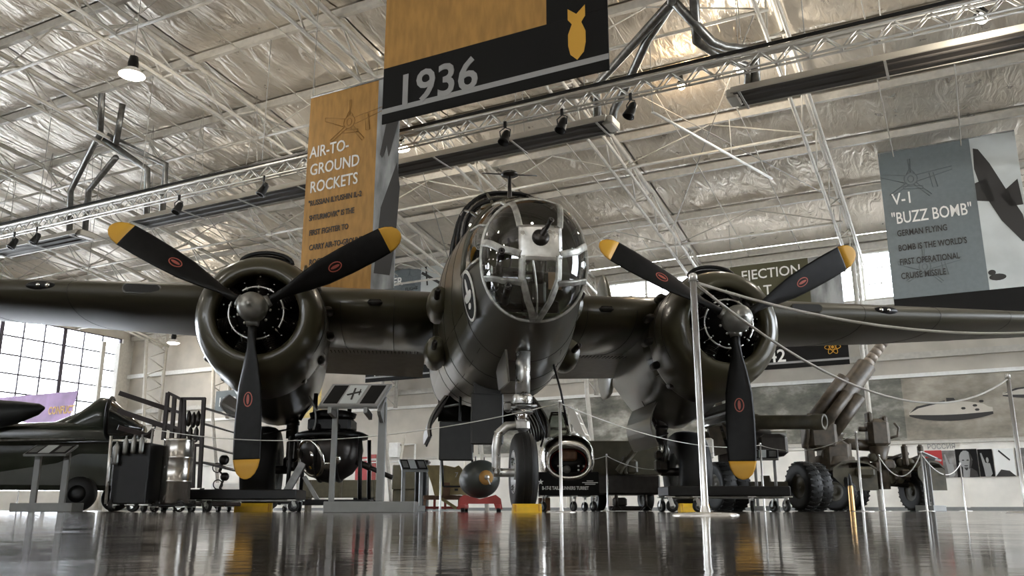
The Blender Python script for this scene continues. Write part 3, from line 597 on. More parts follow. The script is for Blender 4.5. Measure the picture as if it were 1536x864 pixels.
# ejection seat banner with 1942 strip
v = 31.0; A = HB(1105, 558, v); wd = HB(1275, 547, v).x - A.x; H_ = HB(1105, 400, v).z - A.z; q = A
t = thing('hanging_banner', 'olive banner reading EJECTION SEAT above a black 1942 strip with an atom icon', 'banner', HW(A.x, v, A.z), HROT, 'hanging fabric banners')
sh = .95; MB().bbox((wd * .36, 0, (H_ + sh) / 2), (wd * .72, .02, H_ - sh), .003).build('text_panel', 'bolive', t); MB().bbox((wd * .86, 0, (H_ + sh) / 2), (wd * .28, .02, H_ - sh), .003).build('photo_panel', 'bphotod', t)
MB().bbox((wd / 2, 0, sh / 2), (wd, .024, sh), .003).build('year_strip', 'bblack', t); MB().box((wd / 2, -.014, .2), (wd, .006, .07)).build('rule_line', 'bgrey', t)
bline_text('EJECTION', 1112, 421, 1200, v, q, t, .5, 'bprint'); bline_text('SEAT', 1112, 446, 1158, v, q, t, .5, 'bprint')
text('1942', .62, ((HB(1180, 545, v).x - A.x, -.016, .25), EX, EZ), 'bprint', t, name='year_lettering', align='RIGHT', bold=.008)
m = MB(); ax_, az_ = HB(1249, 521, v).x - A.x, .62
for k in range(3):
    an = k * math.pi / 3; m.tube([(ax_ + .26 * math.cos(t_) * math.cos(an) - .09 * math.sin(t_) * math.sin(an), -.02, az_ + .26 * math.cos(t_) * math.sin(an) + .09 * math.sin(t_) * math.cos(an)) for t_ in [j * math.pi / 8 for j in range(17)]], .012, 4)
disc(m, ax_, az_, .05, .05, -.02); m.build('atom_icon', 'tip', t)
m = MB(); m.tube([(.05, 0, H_), (.05, 0, zroof(v) - A.z)], .012, 4); m.tube([(wd - .05, 0, H_), (wd - .05, 0, zroof(v) - A.z)], .012, 4); m.build('suspension_wire', 'cable', t)
# slate banner behind the fuselage (…ER / …FLIGHT) with 1940 strip
v = 31.0; A = HB(548, 574, v); wd = 3.7; H_ = HB(590, 352, v).z - A.z; q = A
t = thing('hanging_banner', 'slate banner partly hidden behind the orange rocket banner, lettered ER, black 1940 strip below', 'banner', HW(A.x, v, A.z), HROT, 'hanging fabric banners')
pwx = HB(632, 400, v).x - A.x
MB().bbox((pwx / 2, 0, (H_ + .95) / 2), (pwx, .02, H_ - .95), .003).build('text_panel', 'bblue', t); MB().bbox(((pwx + wd + .6) / 2, 0, (H_ + .95) / 2), (wd + .6 - pwx, .02, H_ - .95), .003).build('photo_panel', 'bphoto', t)
MB().bbox((wd / 2, 0, .47), (wd, .024, .95), .003).build('year_strip', 'bblack', t); MB().box((wd / 2, -.014, .2), (wd, .006, .07)).build('rule_line', 'bgrey', t)
text('1940', .62, ((.35, -.016, .25), EX, EZ), 'bprint', t, name='year_lettering')
x_ = HB(604, 427, v).x - A.x; text('ER', .5, ((x_, -.016, HB(604, 427, v).z - A.z), EX, EZ), 'bprint', t, align='RIGHT', bold=.01); text('FLIGHT', .2, ((pwx - .15, -.016, HB(604, 437, v).z - A.z), EX, EZ), 'ink', t, align='RIGHT')
plane_sketch(t, pwx - .6, H_ - 2.2, .9)
m = MB(); m.bar((pwx + .05, -.02, H_ - 2.0), (pwx + 1.2, -.02, H_ - 2.7), .01, .12, (0, 0, 1)); m.bar((pwx + .25, -.02, H_ - 1.7), (pwx + .35, -.02, H_ - 2.6), .01, .08, (1, 0, 0)); m.build('aircraft_print', 'ink', t)
m = MB(); m.tube([(.05, 0, H_), (.05, 0, zroof(v) - A.z)], .012, 4); m.build('suspension_wire', 'cable', t)
# yellow banner seen under the left nacelle and a year strip farther left
v = 31.0; A = HB(440, 628, v); B = HB(480, 628, v); C1 = HB(440, 548, v)
t = thing('hanging_banner', 'plain yellow banner seen below the left engine behind the main wheel strut', 'banner', HW(A.x, v, A.z), HROT, 'hanging fabric banners')
MB().bbox(((B.x - A.x) / 2 - .4, 0, (C1.z - A.z) / 2), (B.x - A.x + .8, .02, C1.z - A.z), .003).build('text_panel', mat('banner_yellow', (.62, .47, .16), .7, noise_amt=.12), t); m = MB()
m.tube([(.2, 0, C1.z - A.z), (.2, 0, zroof(v) - A.z)], .012, 4); m.build('suspension_wire', 'cable', t)
A = HB(322, 618, v)
t = thing('hanging_banner', 'small dark year banner starting 194, beside the lower blade of the left propeller', 'banner', HW(A.x, v, A.z), HROT, 'hanging fabric banners')
MB().bbox((1.2, 0, .5), (2.4, .02, 1.0), .003).build('year_strip', 'bblue', t); text('1943', .62, ((.15, -.016, .25), EX, EZ), 'bprint', t, name='year_lettering'); m = MB(); m.tube([(.2, 0, 1.0), (.2, 0, zroof(v) - A.z)], .012, 4); m.build('suspension_wire', 'cable', t)
# purple conflict banner by the glazed end wall
v = 19.0; A = HB(60, 638, v)
t = thing('hanging_banner', 'purple and orange banner reading CONFLICT behind the green fighter', 'banner', HW(A.x, v, A.z), HROT, 'hanging fabric banners')
wd = HB(128, 600, v).x - HB(0, 600, v).x; x0 = HB(-30, 600, v).x - A.x; h_ = HB(60, 596, v).z - A.z
MB().prism([(-.2, 0), (1.45, 0), (1.75, h_ + .1), (x0, h_ + .12), (x0, h_ * .75)], ((0, 0, 0), EX, EZ), .02).build('text_panel', 'purple', t)
text('CONFLICT', .36, ((HB(73, 622, 19.0).x - A.x, -.03, HB(73, 622, 19.0).z - A.z), EX, EZ), 'tip', t, width=HB(112, 622, 19.0).x - HB(73, 622, 19.0).x, bold=.01)
m = MB(); m.tube([(1.5, 0, h_), (1.5, 0, zroof(v) - A.z)], .012, 4); m.tube([(x0 + .2, 0, h_), (x0 + .2, 0, zroof(v) - A.z)], .012, 4); m.build('suspension_wire', 'cable', t)
# ================================================================ THE BOMBER (local frame: x to the photo's right, y aft from the nose tip, z up)
BN = (.24, 7.0); BYAW = R(7.2)
plane = thing('bomber_aircraft', 'olive drab twin engined bomber with glass nose standing on its tricycle gear', 'aircraft', (BN[0], BN[1], 0), BYAW)
def ellring(cx, s, z0, z1, hw, n=2.4, k=40, a0=0, a1=2 * math.pi, full=True):
    zc, hh = (z0 + z1) / 2, (z1 - z0) / 2; out = []
    cnt = k if full else k + 1
    for i in range(cnt):
        t = a0 + (a1 - a0) * i / k; c, d = math.cos(t), math.sin(t)
        out.append((cx + hw * math.copysign(abs(c) ** (2 / n), c), s, zc + hh * math.copysign(abs(d) ** (2 / n), d)))
    return out
# stations: y, z0, z1, half width, exponent
ST = [(.75, 1.67, 2.83, .49, 2.2), (1.05, 1.56, 2.99, .545, 2.25), (1.5, 1.44, 3.12, .60, 2.3), (1.9, 1.36, 3.18, .65, 2.4), (2.4, 1.30, 3.24, .70, 2.5), (3.0, 1.27, 3.32, .74, 2.6), (3.8, 1.29, 3.42, .765, 2.7), (4.6, 1.33, 3.44, .775, 2.7), (5.8, 1.36, 3.44, .775, 2.6),
      (7.0, 1.42, 3.44, .75, 2.5), (8.5, 1.62, 3.42, .64, 2.4), (10.0, 2.0, 3.42, .50, 2.3), (11.6, 2.4, 3.42, .34, 2.2), (13.0, 2.75, 3.36, .14, 2.0)]
CX = .05
def station(y):
    for i in range(len(ST) - 1):
        if ST[i][0] <= y <= ST[i + 1][0]:
            f = (y - ST[i][0]) / (ST[i + 1][0] - ST[i][0]); return tuple(ST[i][k] + (ST[i + 1][k] - ST[i][k]) * f for k in range(1, 5))
def fpt(y, t, off=0):
    z0, z1, hw, n = station(y); zc, hh = (z0 + z1) / 2, (z1 - z0) / 2; c, d = math.cos(t), math.sin(t)
    return Vector((CX + (hw + off) * math.copysign(abs(c) ** (2 / n), c), y, zc + (hh + off) * math.copysign(abs(d) ** (2 / n), d)))
K = 48
ys = [.75, .9, 1.05, 1.25, 1.5, 1.7, 1.9, 2.15, 2.4, 2.7, 3.0, 3.4, 3.8, 4.2, 4.6, 4.7, 5.3, 5.8, 6.4, 6.7, 7.0, 7.7, 8.5, 9.2, 10, 10.8, 11.6, 12.3, 13.0]
def tk(k): return -math.pi / 2 + 2 * math.pi * k / K
m = MB(); gl = MB(); grid = [[fpt(y, tk(k)) for k in range(K)] for y in ys]; off = len(m.v)
m.v += [tuple(p) for r_ in grid for p in r_]; gl.v = list(m.v)
def sfq(k): t = tk(k + .5); return math.sin(t)
for i in range(len(ys) - 1):
    for k in range(K):
        f = (i * K + k, i * K + (k + 1) % K, (i + 1) * K + (k + 1) % K, (i + 1) * K + k); s_ = sfq(k); y = ys[i]
        if y < 1.5 and s_ > -.02: gl.f.append(f); gl.m.append(0); gl.sm.append(True); continue
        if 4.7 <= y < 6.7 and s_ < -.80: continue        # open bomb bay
        m.f.append(f); m.m.append(1 if s_ < -.45 else 0); m.sm.append(True)
fus = m.build('fuselage', ['olive', 'grey_under'], plane)
gl.build('side_glazing', 'glass', plane)
# joints and rivet lines over the skin
def girdle(y, a0=0, a1=2 * math.pi, r=.006, n=48): return [fpt(y, a0 + (a1 - a0) * k / n, .001) for k in range(n + 1)]
m = MB()
for y in (1.52, 2.1, 2.75, 3.5, 4.25, 6.8, 7.8): m.tube(girdle(y), .0035, 4, False)
for t in (-.9, -.35, math.pi + .35, math.pi + .9): m.tube([fpt(y, t, .001) for y in (1.6, 2.1, 2.7, 3.3, 4, 4.6)], .0035, 4, False)
m.build('skin_joint', 'panel_line', fus, kind='stuff')
m = MB()
for t in (0.0, math.pi): m.tube([fpt(y, t, .004) for y in (.75, 1.0, 1.25, 1.5)], .022, 6)
m.build('glazing_rail', 'frame', plane)
for t in (.55, 1.1, math.pi - .55, math.pi - 1.1):
    MB().tube([fpt(y, t, .004) for y in (.75, 1.0, 1.25, 1.5)], .014, 6).build('glazing_rib', 'frame', plane)
MB().tube([fpt(1.5, math.pi * k / 24, .004) for k in range(25)], .024, 6).build('glazing_rear_frame', 'olive', plane)
# ---- nose dome
DZ0, DZ1, DW, DN = 1.67, 2.83, .49, 2.2
def dome(p, q, off=0.0):
    r = (abs(p) ** DN + abs(q) ** DN) ** (1 / DN); r = min(r, 1)
    dep = (1 - r ** 2.6) ** (1 / 2.1)
    zc, hh = (DZ0 + DZ1) / 2 - .03 * dep, (DZ1 - DZ0) / 2
    y = .75 - .44 * dep
    v = Vector((CX + DW * p, y, zc + hh * q)); c = Vector((CX, .80, (DZ0 + DZ1) / 2)); return v + (v - c).normalized() * off
m = MB(); rings = []
for i in range(15):
    r = 1 - (i / 14) ** 1.6 * .995
    rings.append([dome(r * math.copysign(abs(math.cos(t)) ** (2 / DN), math.cos(t)), r * math.copysign(abs(math.sin(t)) ** (2 / DN), math.sin(t))) for t in [2 * math.pi * k / 48 for k in range(48)]])
m.loft(rings, caps=False); nose = m.build('nose_glass', 'glass', plane)
def strip(pts, wd, name='nose_frame', mt='frame', parent=None, off=.006):
    """flat band following the dome through (p,q) control points"""
    m = MB(); P = [];
    for i in range(len(pts) - 1):
        n = 1 if len(pts) > 50 else 7
        for k in range(n): f = k / n; P.append((pts[i][0] + (pts[i + 1][0] - pts[i][0]) * f, pts[i][1] + (pts[i + 1][1] - pts[i][1]) * f))
    P.append(pts[-1]); c = Vector((CX, .62, (DZ0 + DZ1) / 2)); rings = []
    Q = [dome(*a_, off) for a_ in P]
    for i, a_ in enumerate(Q):
        d = (Q[min(i + 1, len(Q) - 1)] - Q[max(i - 1, 0)]).normalized(); nn = (a_ - c).normalized(); sd = d.cross(nn).normalized()
        rings.append([a_ + sd * wd / 2 - nn * .012, a_ + sd * wd / 2 + nn * .004, a_ + sd * wd * .3 + nn * .009, a_ - sd * wd * .3 + nn * .009, a_ - sd * wd / 2 + nn * .004, a_ - sd * wd / 2 - nn * .012])
    m.loft(rings, smooth=False); return m.build(name, mt, parent or nose)
def qc(p, base, drop): return (p, base - drop * (1 - min(1, abs(p)) ** 2))
strip([(math.cos(t) * .0 + math.copysign(abs(math.cos(t)) ** (2 / DN), math.cos(t)) * .995, math.copysign(abs(math.sin(t)) ** (2 / DN), math.sin(t)) * .995) for t in [2 * math.pi * k / 96 for k in range(97)]], .04, 'nose_ring')
strip([(-.45, .90), (-.40, .60), (-.365, .38)], .055); strip([(.45, .90), (.40, .60), (.365, .38)], .055)
strip([(-.33, -.08), (-.33, -.42), (-.20, -.75), (-.05, -.985)], .06); strip([(.33, -.08), (.33, -.42), (.20, -.75), (.05, -.985)], .06)
strip([(-.965, .22), (-.7, .04), (-.35, -.06)], .065); strip([(.965, .22), (.7, .04), (.35, -.06)], .065)
strip([(-.92, -.36), (-.65, -.45), (-.32, -.50)], .055); strip([(.92, -.36), (.65, -.45), (.32, -.50)], .055)
strip([(-.14, -.16), (-.06, -.6), (0, -.97)], .018, 'nose_centre_rod')
# aluminium centre panel with the gun
m = MB(); nx, nz = 10, 10; vs = []
for o_ in (.012, -.004):
    for i in range(nx + 1):
        for j in range(nz + 1):
            q = -.12 + .52 * j / nz; p = (-.385 + .77 * i / nx); vs.append(dome(p, q, o_))
W1 = nz + 1; N1 = (nx + 1) * W1; fs = []
for i in range(nx):
    for j in range(nz):
        a0 = i * W1 + j; fs.append((a0, a0 + 1, a0 + W1 + 1, a0 + W1)); fs.append(tuple(x + N1 for x in (a0, a0 + W1, a0 + W1 + 1, a0 + 1)))
for j in range(nz):
    fs.append((j, j + N1, j + 1 + N1, j + 1)); e = nx * W1 + j; fs.append((e, e + 1, e + 1 + N1, e + N1))
for i in range(nx):
    fs.append((i * W1, (i + 1) * W1, (i + 1) * W1 + N1, i * W1 + N1)); e = i * W1 + nz; fs.append((e, e + N1, e + W1 + N1, e + W1))
m.add(vs, fs, True); m.build('nose_panel', 'alu', nose)
strip([(-.33, -.14), (-.24, -.12), (.24, -.12), (.33, -.14)], .05, 'nose_panel_edge', 'alu')
m = MB(); S = dome(.0, .20, .0); D = Vector((.20, -.50, .34)).normalized()
MB().lathe([(.001, .05), (.05, .05), (.075, .03), (.08, 0), (.078, -.05)], S, D * .6 + (S - Vector((CX, .62, 2.25))).normalized(), 20).build('gun_ball_socket', 'gunmetal', nose)
def gun(S, D, L, r=.02, name='machine_gun'):
    m = MB(); D = Vector(D).normalized(); m.lathe([(.001, -.3), (r * 1.5, -.3), (r * 1.5, L * .45), (r, L * .47), (r, L * .93), (r * 1.35, L * .94), (r * 1.35, L), (r * .6, L), (r * .55, L - .03), (.0005, L - .03)], S, D, 12)
    g = m.build(name, 'gunmetal', plane); return g
gun(S, D, .22, .020)
for p, q, D_ in ((-.72, -.10, (-.05, -1, .14)), (-.58, -.62, (-.06, -1, .10))): gun(dome(p, q, -.02), D_, .16, .022)
# what is inside the nose
m = MB(); m.loft([[Vector(v_) * 1 for v_ in ellring(CX, 1.9, 1.42, 3.08, .58, 2.4, 24)], ellring(CX, 1.93, 1.42, 3.08, .58, 2.4, 24)], smooth=False); m.build('nose_bulkhead', 'olive_in', plane)
MB().bbox((CX, 1.40, 1.80), (.62, .8, .04), .01).build('nose_floor', 'olive_in', plane)
m = MB(); m.bbox((-.1, 1.25, 1.9), (.34, .36, .07), .02); m.bbox((-.1, 1.45, 2.15), (.34, .06, .45), .02); m.build('bombardier_seat', 'black', plane)
m = MB(); m.bbox((CX + .02, .72, 1.92), (.16, .22, .26), .03); m.tube([(CX + .02, .6, 2.0), (CX + .02, .52, 2.2)], .05, 10); m.tube([(CX - .2, .7, 2.12), (CX + .25, .7, 2.12)], .014, 6); m.tube([(CX - .12, .62, 1.74), (CX - .12, .6, 2.3)], .012, 6); m.build('bombsight', 'gunmetal', plane)
MB().box((.22, .58, 2.02), (.12, .01, .16)).build('paper_note', 'paper', plane)
for i in range(5):
    MB().bbox((-.34 + .05 * (i % 2), 1.0 + .12 * i, 1.95 + .16 * (i % 3)), (.12, .14, .12), .02).build('ammunition_box', 'gunmetal' if i % 2 else 'steel', plane)
for (x, z) in ((-.36, 2.5), (.36, 2.3), (.34, 1.95)): MB().bbox((x, 1.5, z), (.12, .3, .16), .02).build('equipment_box', 'black', plane)
m = MB()
for i in range(6): m.tube([(-.4 + .15 * i, 1.86, 2.0 + .1 * (i % 3)), (-.3 + .12 * i, 1.5, 2.3 + .08 * i), (-.25 + .1 * i, 1.84, 2.8)], .012, 5)
m.build('cables', 'black', plane, kind='stuff')
# ---- canopy
def can_ring(y, zb, zt, hw, k=20): return [(CX + hw * math.copysign(abs(math.cos(math.pi * i / k)) ** .75, math.cos(math.pi * i / k)), y, zb + (zt - zb) * abs(math.sin(math.pi * i / k)) ** .8) for i in range(k + 1)]
CS = [(2.15, 3.02, 3.16, .42), (2.45, 2.98, 3.46, .53), (2.75, 2.95, 3.66, .58), (3.1, 2.95, 3.76, .61), (3.7, 3.0, 3.80, .61), (4.3, 3.1, 3.72, .58), (4.9, 3.2, 3.5, .5)]
m = MB(); m.loft([can_ring(*c) for c in CS[:6]], caps=False, closed=False); can = m.build('canopy', 'glass', plane)
m = MB(); m.loft([can_ring(*c) for c in CS[5:]], caps=False, closed=False); m.build('canopy_rear_fairing', 'olive', plane)
for c in CS[1:6]: MB().tube(can_ring(*c), .022, 6).build('canopy_frame', 'black', can)
for i in (4, 8, 12, 16): MB().tube([can_ring(*c)[i] for c in CS[:6]], .018, 6).build('canopy_frame', 'olive', can)
m = MB(); m.bbox((CX - .28, 3.3, 3.25), (.4, .12, .6), .04); m.bbox((CX + .32, 3.3, 3.25), (.4, .12, .6), .04); m.build('pilot_seat', 'black', plane)
MB().box((CX, 2.85, 3.2), (.9, .2, .16)).build('instrument_panel', 'black', plane)
# roof antenna
m = MB(); m.tube([(.04, 2.45, 3.2), (.04, 2.45, 3.76)], [.035, .018], 8); m.lathe([(.001, -.02), (.10, -.01), (.09, .02), (.02, .04)], (.04, 2.45, 3.77), n=14); m.tube([(-.28, 2.45, 3.77), (.36, 2.45, 3.77)], .008, 6); m.build('antenna', 'gunmetal', plane)
# emblem on the left side
E_Y, E_T = 1.55, math.pi + .30
P0 = fpt(1.22, E_T, .004); tx = (fpt(1.45, E_T, .004) - fpt(1.0, E_T, .004)).normalized(); tz = (fpt(1.22, E_T - .2, .004) - fpt(1.22, E_T + .2, .004)).normalized()
def side_disc(m, cy, cz, ra, rb, o_=0, n=28):
    vs = []
    for k in range(n): a = 2 * math.pi * k / n; vs.append(P0 + tx * (cy + ra * math.cos(a)) + tz * (cz + rb * math.sin(a)))
    nz = tx.cross(tz) * (-1 if tx.cross(tz).x > 0 else 1); vs2 = [v + nz * (.012 + o_) for v in vs]; m.add(vs + vs2, [tuple(range(n, 2 * n))] + [(i, (i + 1) % n, n + (i + 1) % n, n + i) for i in range(n)], False)
m = MB(); side_disc(m, 0, 0, .20, .25); em = m.build('emblem', 'bprint', plane)
m = MB(); side_disc(m, 0, 0, .17, .22, .004); m.build('emblem_field', 'black', em)
m = MB(); side_disc(m, 0, .07, .035, .10, .008, 12); side_disc(m, 0, -.03, .12, .025, .008, 12); side_disc(m, -.07, .0, .07, .035, .008, 10); side_disc(m, .07, .0, .07, .035, .008, 10); side_disc(m, 0, -.1, .05, .03, .008, 10); m.build('winged_figure', 'bprint', em)
# package guns on the left and right side
for sx in (-1, 1):
    for (y, z, L) in ((2.95, 2.34, .95), (3.25, 1.82, .9)):
        z0, z1, hw, n_ = station(y); x = CX + sx * (hw + .02)
        m = MB(); rg = []
        for k in range(9):
            f = k / 8; rr = .15 * math.sin(math.pi * min(.97, f * .75 + .2)) ** .6 + .004; rg.append([(x + sx * .02 + rr * .9 * math.cos(a), y - .25 + L * f, z + rr * 1.25 * math.sin(a)) for a in [2 * math.pi * q_ / 14 for q_ in range(14)]])
        m.loft(rg); bl = m.build('gun_pack', 'olive', plane)
        MB().lathe([(.001, -.1), (.034, -.1), (.034, .26), (.024, .27), (.024, .30), (.014, .30), (.001, .28)], (x + sx * .05, y - .28, z + .01), (0, -1, .03), 10).build('gun_barrel', 'gunmetal', bl)
M['flap'] = mat('flap_and_lit_door_paint', (.20, .18, .15), .4, noise_amt=.1)
# ---- wings
def airfoil(le, ch, z, th, n=14):
    pts = []
    for i in range(n + 1): f = 1 - i / n; f = f * f * (3 - 2 * f) if False else (1 - math.cos(math.pi * f)) / 2; yt = 5 * th * ch * (.2969 * f ** .5 - .126 * f - .3516 * f ** 2 + .2843 * f ** 3 - .1015 * f ** 4); pts.append((le + f * ch, z + yt * 1.05))
    for i in range(1, n): f = i / n; f = (1 - math.cos(math.pi * f)) / 2; yt = 5 * th * ch * (.2969 * f ** .5 - .126 * f - .3516 * f ** 2 + .2843 * f ** 3 - .1015 * f ** 4); pts.append((le + f * ch, z - yt * .95))
    return pts
WS = [(.70, 4.35, 3.75, 2.62, .19), (2.92, 4.5, 3.45, 2.72, .185), (4.0, 4.72, 3.1, 2.79, .18), (7.0, 5.1, 2.4, 2.89, .175), (10.1, 5.55, 1.5, 3.02, .15), (10.35, 5.8, 1.0, 3.03, .05)]
for sx in (-1, 1):
    for nm, a_, b_ in (('inner_wing', 0, 1), ('outer_wing', 1, 5)):
        m = MB(); rings = []
        segs = WS[a_:b_ + 1]
        for i, (x, le, ch, z, th) in enumerate(segs): rings.append([(CX + sx * x, y, zz) for y, zz in airfoil(le, ch, z, th)])
        m.loft(rings); wing = m.build(nm, 'olive' if nm == 'inner_wing' else 'olive_wing', plane)
        if nm == 'outer_wing':
            x = 5.05; z = 2.76; m = MB()   # leading-edge oil cooler slot
            for k in range(1): pass
            def le_at(x_):
                for i in range(len(WS) - 1):
                    if WS[i][0] <= x_ <= WS[i + 1][0]: f = (x_ - WS[i][0]) / (WS[i + 1][0] - WS[i][0]); return [WS[i][j] + (WS[i + 1][j] - WS[i][j]) * f for j in range(1, 5)]
            le, ch, z, th = le_at(4.6)
            n = 16; ring_o = [(CX + sx * (4.62 + (.17 if math.cos(t) > 0 else -.17) + .06 * math.cos(t)), 0, .055 * math.sin(t)) for t in [2 * math.pi * k / n for k in range(n)]]
            for r_, mt, nm2, dy in ((1.0, 'panel_line', 'air_intake', 0), (1.18, 'olive', 'air_intake_lip', .012)):
                m = MB(); A = [(p[0] if r_ == 1 else CX + sx * 4.62 + (p[0] - CX - sx * 4.62) * 1.08, le - .012 + dy, z + .05 + p[2] * r_ * 1.0) for p in ring_o]; B_ = [(p[0], p[1] + .25, p[2]) for p in A]
                m.loft([A, B_], smooth=False); m.build(nm2, mt, wing)
            le, ch, z, th = le_at(5.95)
            m = MB(); m.loft([[(CX + sx * (5.95 + rx * math.cos(t)), le - .01 + dy, z + .05 + rz_ * math.sin(t)) for t in [2 * math.pi * k / 16 for k in range(16)]] for rx, rz_, dy in ((.001, .001, -.005), (.16, .05, .0), (.20, .065, .03), (.21, .07, .2))]); m.build('landing_light_cover', 'black', wing)
            MB().ball((CX + sx * 5.86, le - .012, z + .05), .035, 10, 6).build('landing_light', 'chrome', wing); MB().ball((CX + sx * 5.98, le - .012, z + .05), .03, 10, 6).build('landing_light', 'chrome', wing)
            m = MB()
            for xx in (5.6, 6.9, 8.2, 9.4):
                le, ch, z, th = le_at(xx); m.tube([(CX + sx * xx, y, zz) for y, zz in airfoil(le, ch, z, th * 1.004)], .004, 4, False)
            m.build('skin_joint', 'panel_line', wing, kind='stuff')
        else:
            m = MB()
            for xx in (1.3, 2.0):
                f = (xx - .7) / 2.22; m.tube([(CX + sx * xx, y, zz) for y, zz in airfoil(4.35 + .15 * f, 3.75 - .3 * f, 2.62 + .08 * f, .19)], .004, 4, False)
            for k in range(26):
                xx = .95 + .055 * k; m.tube([(CX + sx * xx, 5.9, 2.62 - .335), (CX + sx * xx, 6.15, 2.62 - .327)], .006, 4)
            m.build('skin_joint', 'panel_line', wing, kind='stuff')
            MB().bbox((CX + sx * 1.55, 4.37, 2.66), (.2, .08, .075), .03).build('air_intake', 'panel_line', wing)
            m = MB(); m.loft([[(CX + sx * x_, y_, z_) for y_, z_ in ((6.6, 2.42 + d_), (6.6, 2.56 + d_), (8.3, 2.28 + d_), (8.3, 2.26 + d_))] for x_, d_ in ((.82, 0), (2.75, .05))], smooth=False); m.build('flap', 'flap', wing)
# ---- engines
HZ = 2.28
def blade_mesh():
    m = MB(); rings = []; n = 12
    data = [(.15, .11, .11, 70), (.30, .11, .10, 60), (.45, .15, .075, 45), (.65, .24, .06, 36), (.9, .32, .045, 30), (1.2, .345, .036, 25), (1.5, .345, .028, 21), (1.70, .33, .022, 19), (1.715, .328, .021, 19), (1.80, .29, .018, 18), (1.87, .22, .014, 18), (1.915, .12, .01, 18), (1.93, .03, .006, 18)]
    for r, c, t, tw in data:
        a = R(tw); ring = []
        for k in range(n):
            q = 2 * math.pi * k / n; u, v = c / 2 * math.cos(q), t / 2 * math.sin(q) * (1 if r < .4 else (1.0 if math.sin(q) < 0 else .35))
            ring.append((u * math.cos(a) - v * math.sin(a), u * math.sin(a) + v * math.cos(a), r))
        rings.append(ring)
    i = 8; m.use(0).loft(rings[:i + 1]); m.use(1).loft(rings[i:])
    # maker's oval mark on the front face and small print
    def mark(r, ra, rb, mi, o_):
        tw = R(26); ux, uy = math.cos(tw), math.sin(tw); nx, ny = uy, -ux
        vs = [(ux * ra * math.cos(q) + nx * o_, uy * ra * math.cos(q) + ny * o_, r + rb * math.sin(q)) for q in [2 * math.pi * k / 18 for k in range(18)]]
        vb = [(x - nx * .012, y - ny * .012, z) for x, y, z in vs]; m.use(mi).add(vs + vb, [tuple(range(18))] + [(k, (k + 1) % 18, 18 + (k + 1) % 18, 18 + k) for k in range(18)], False)
    mark(1.05, .058, .085, 2, .023); mark(1.05, .046, .072, 3, .0245); mark(1.05, .018, .058, 2, .026)
    return m
def copy_ob(o, parent=None):
    c = o.copy(); sc.collection.objects.link(c)
    if parent: c.parent = parent
    return c
blade0 = None; fast_parts = {}
EXS = {}
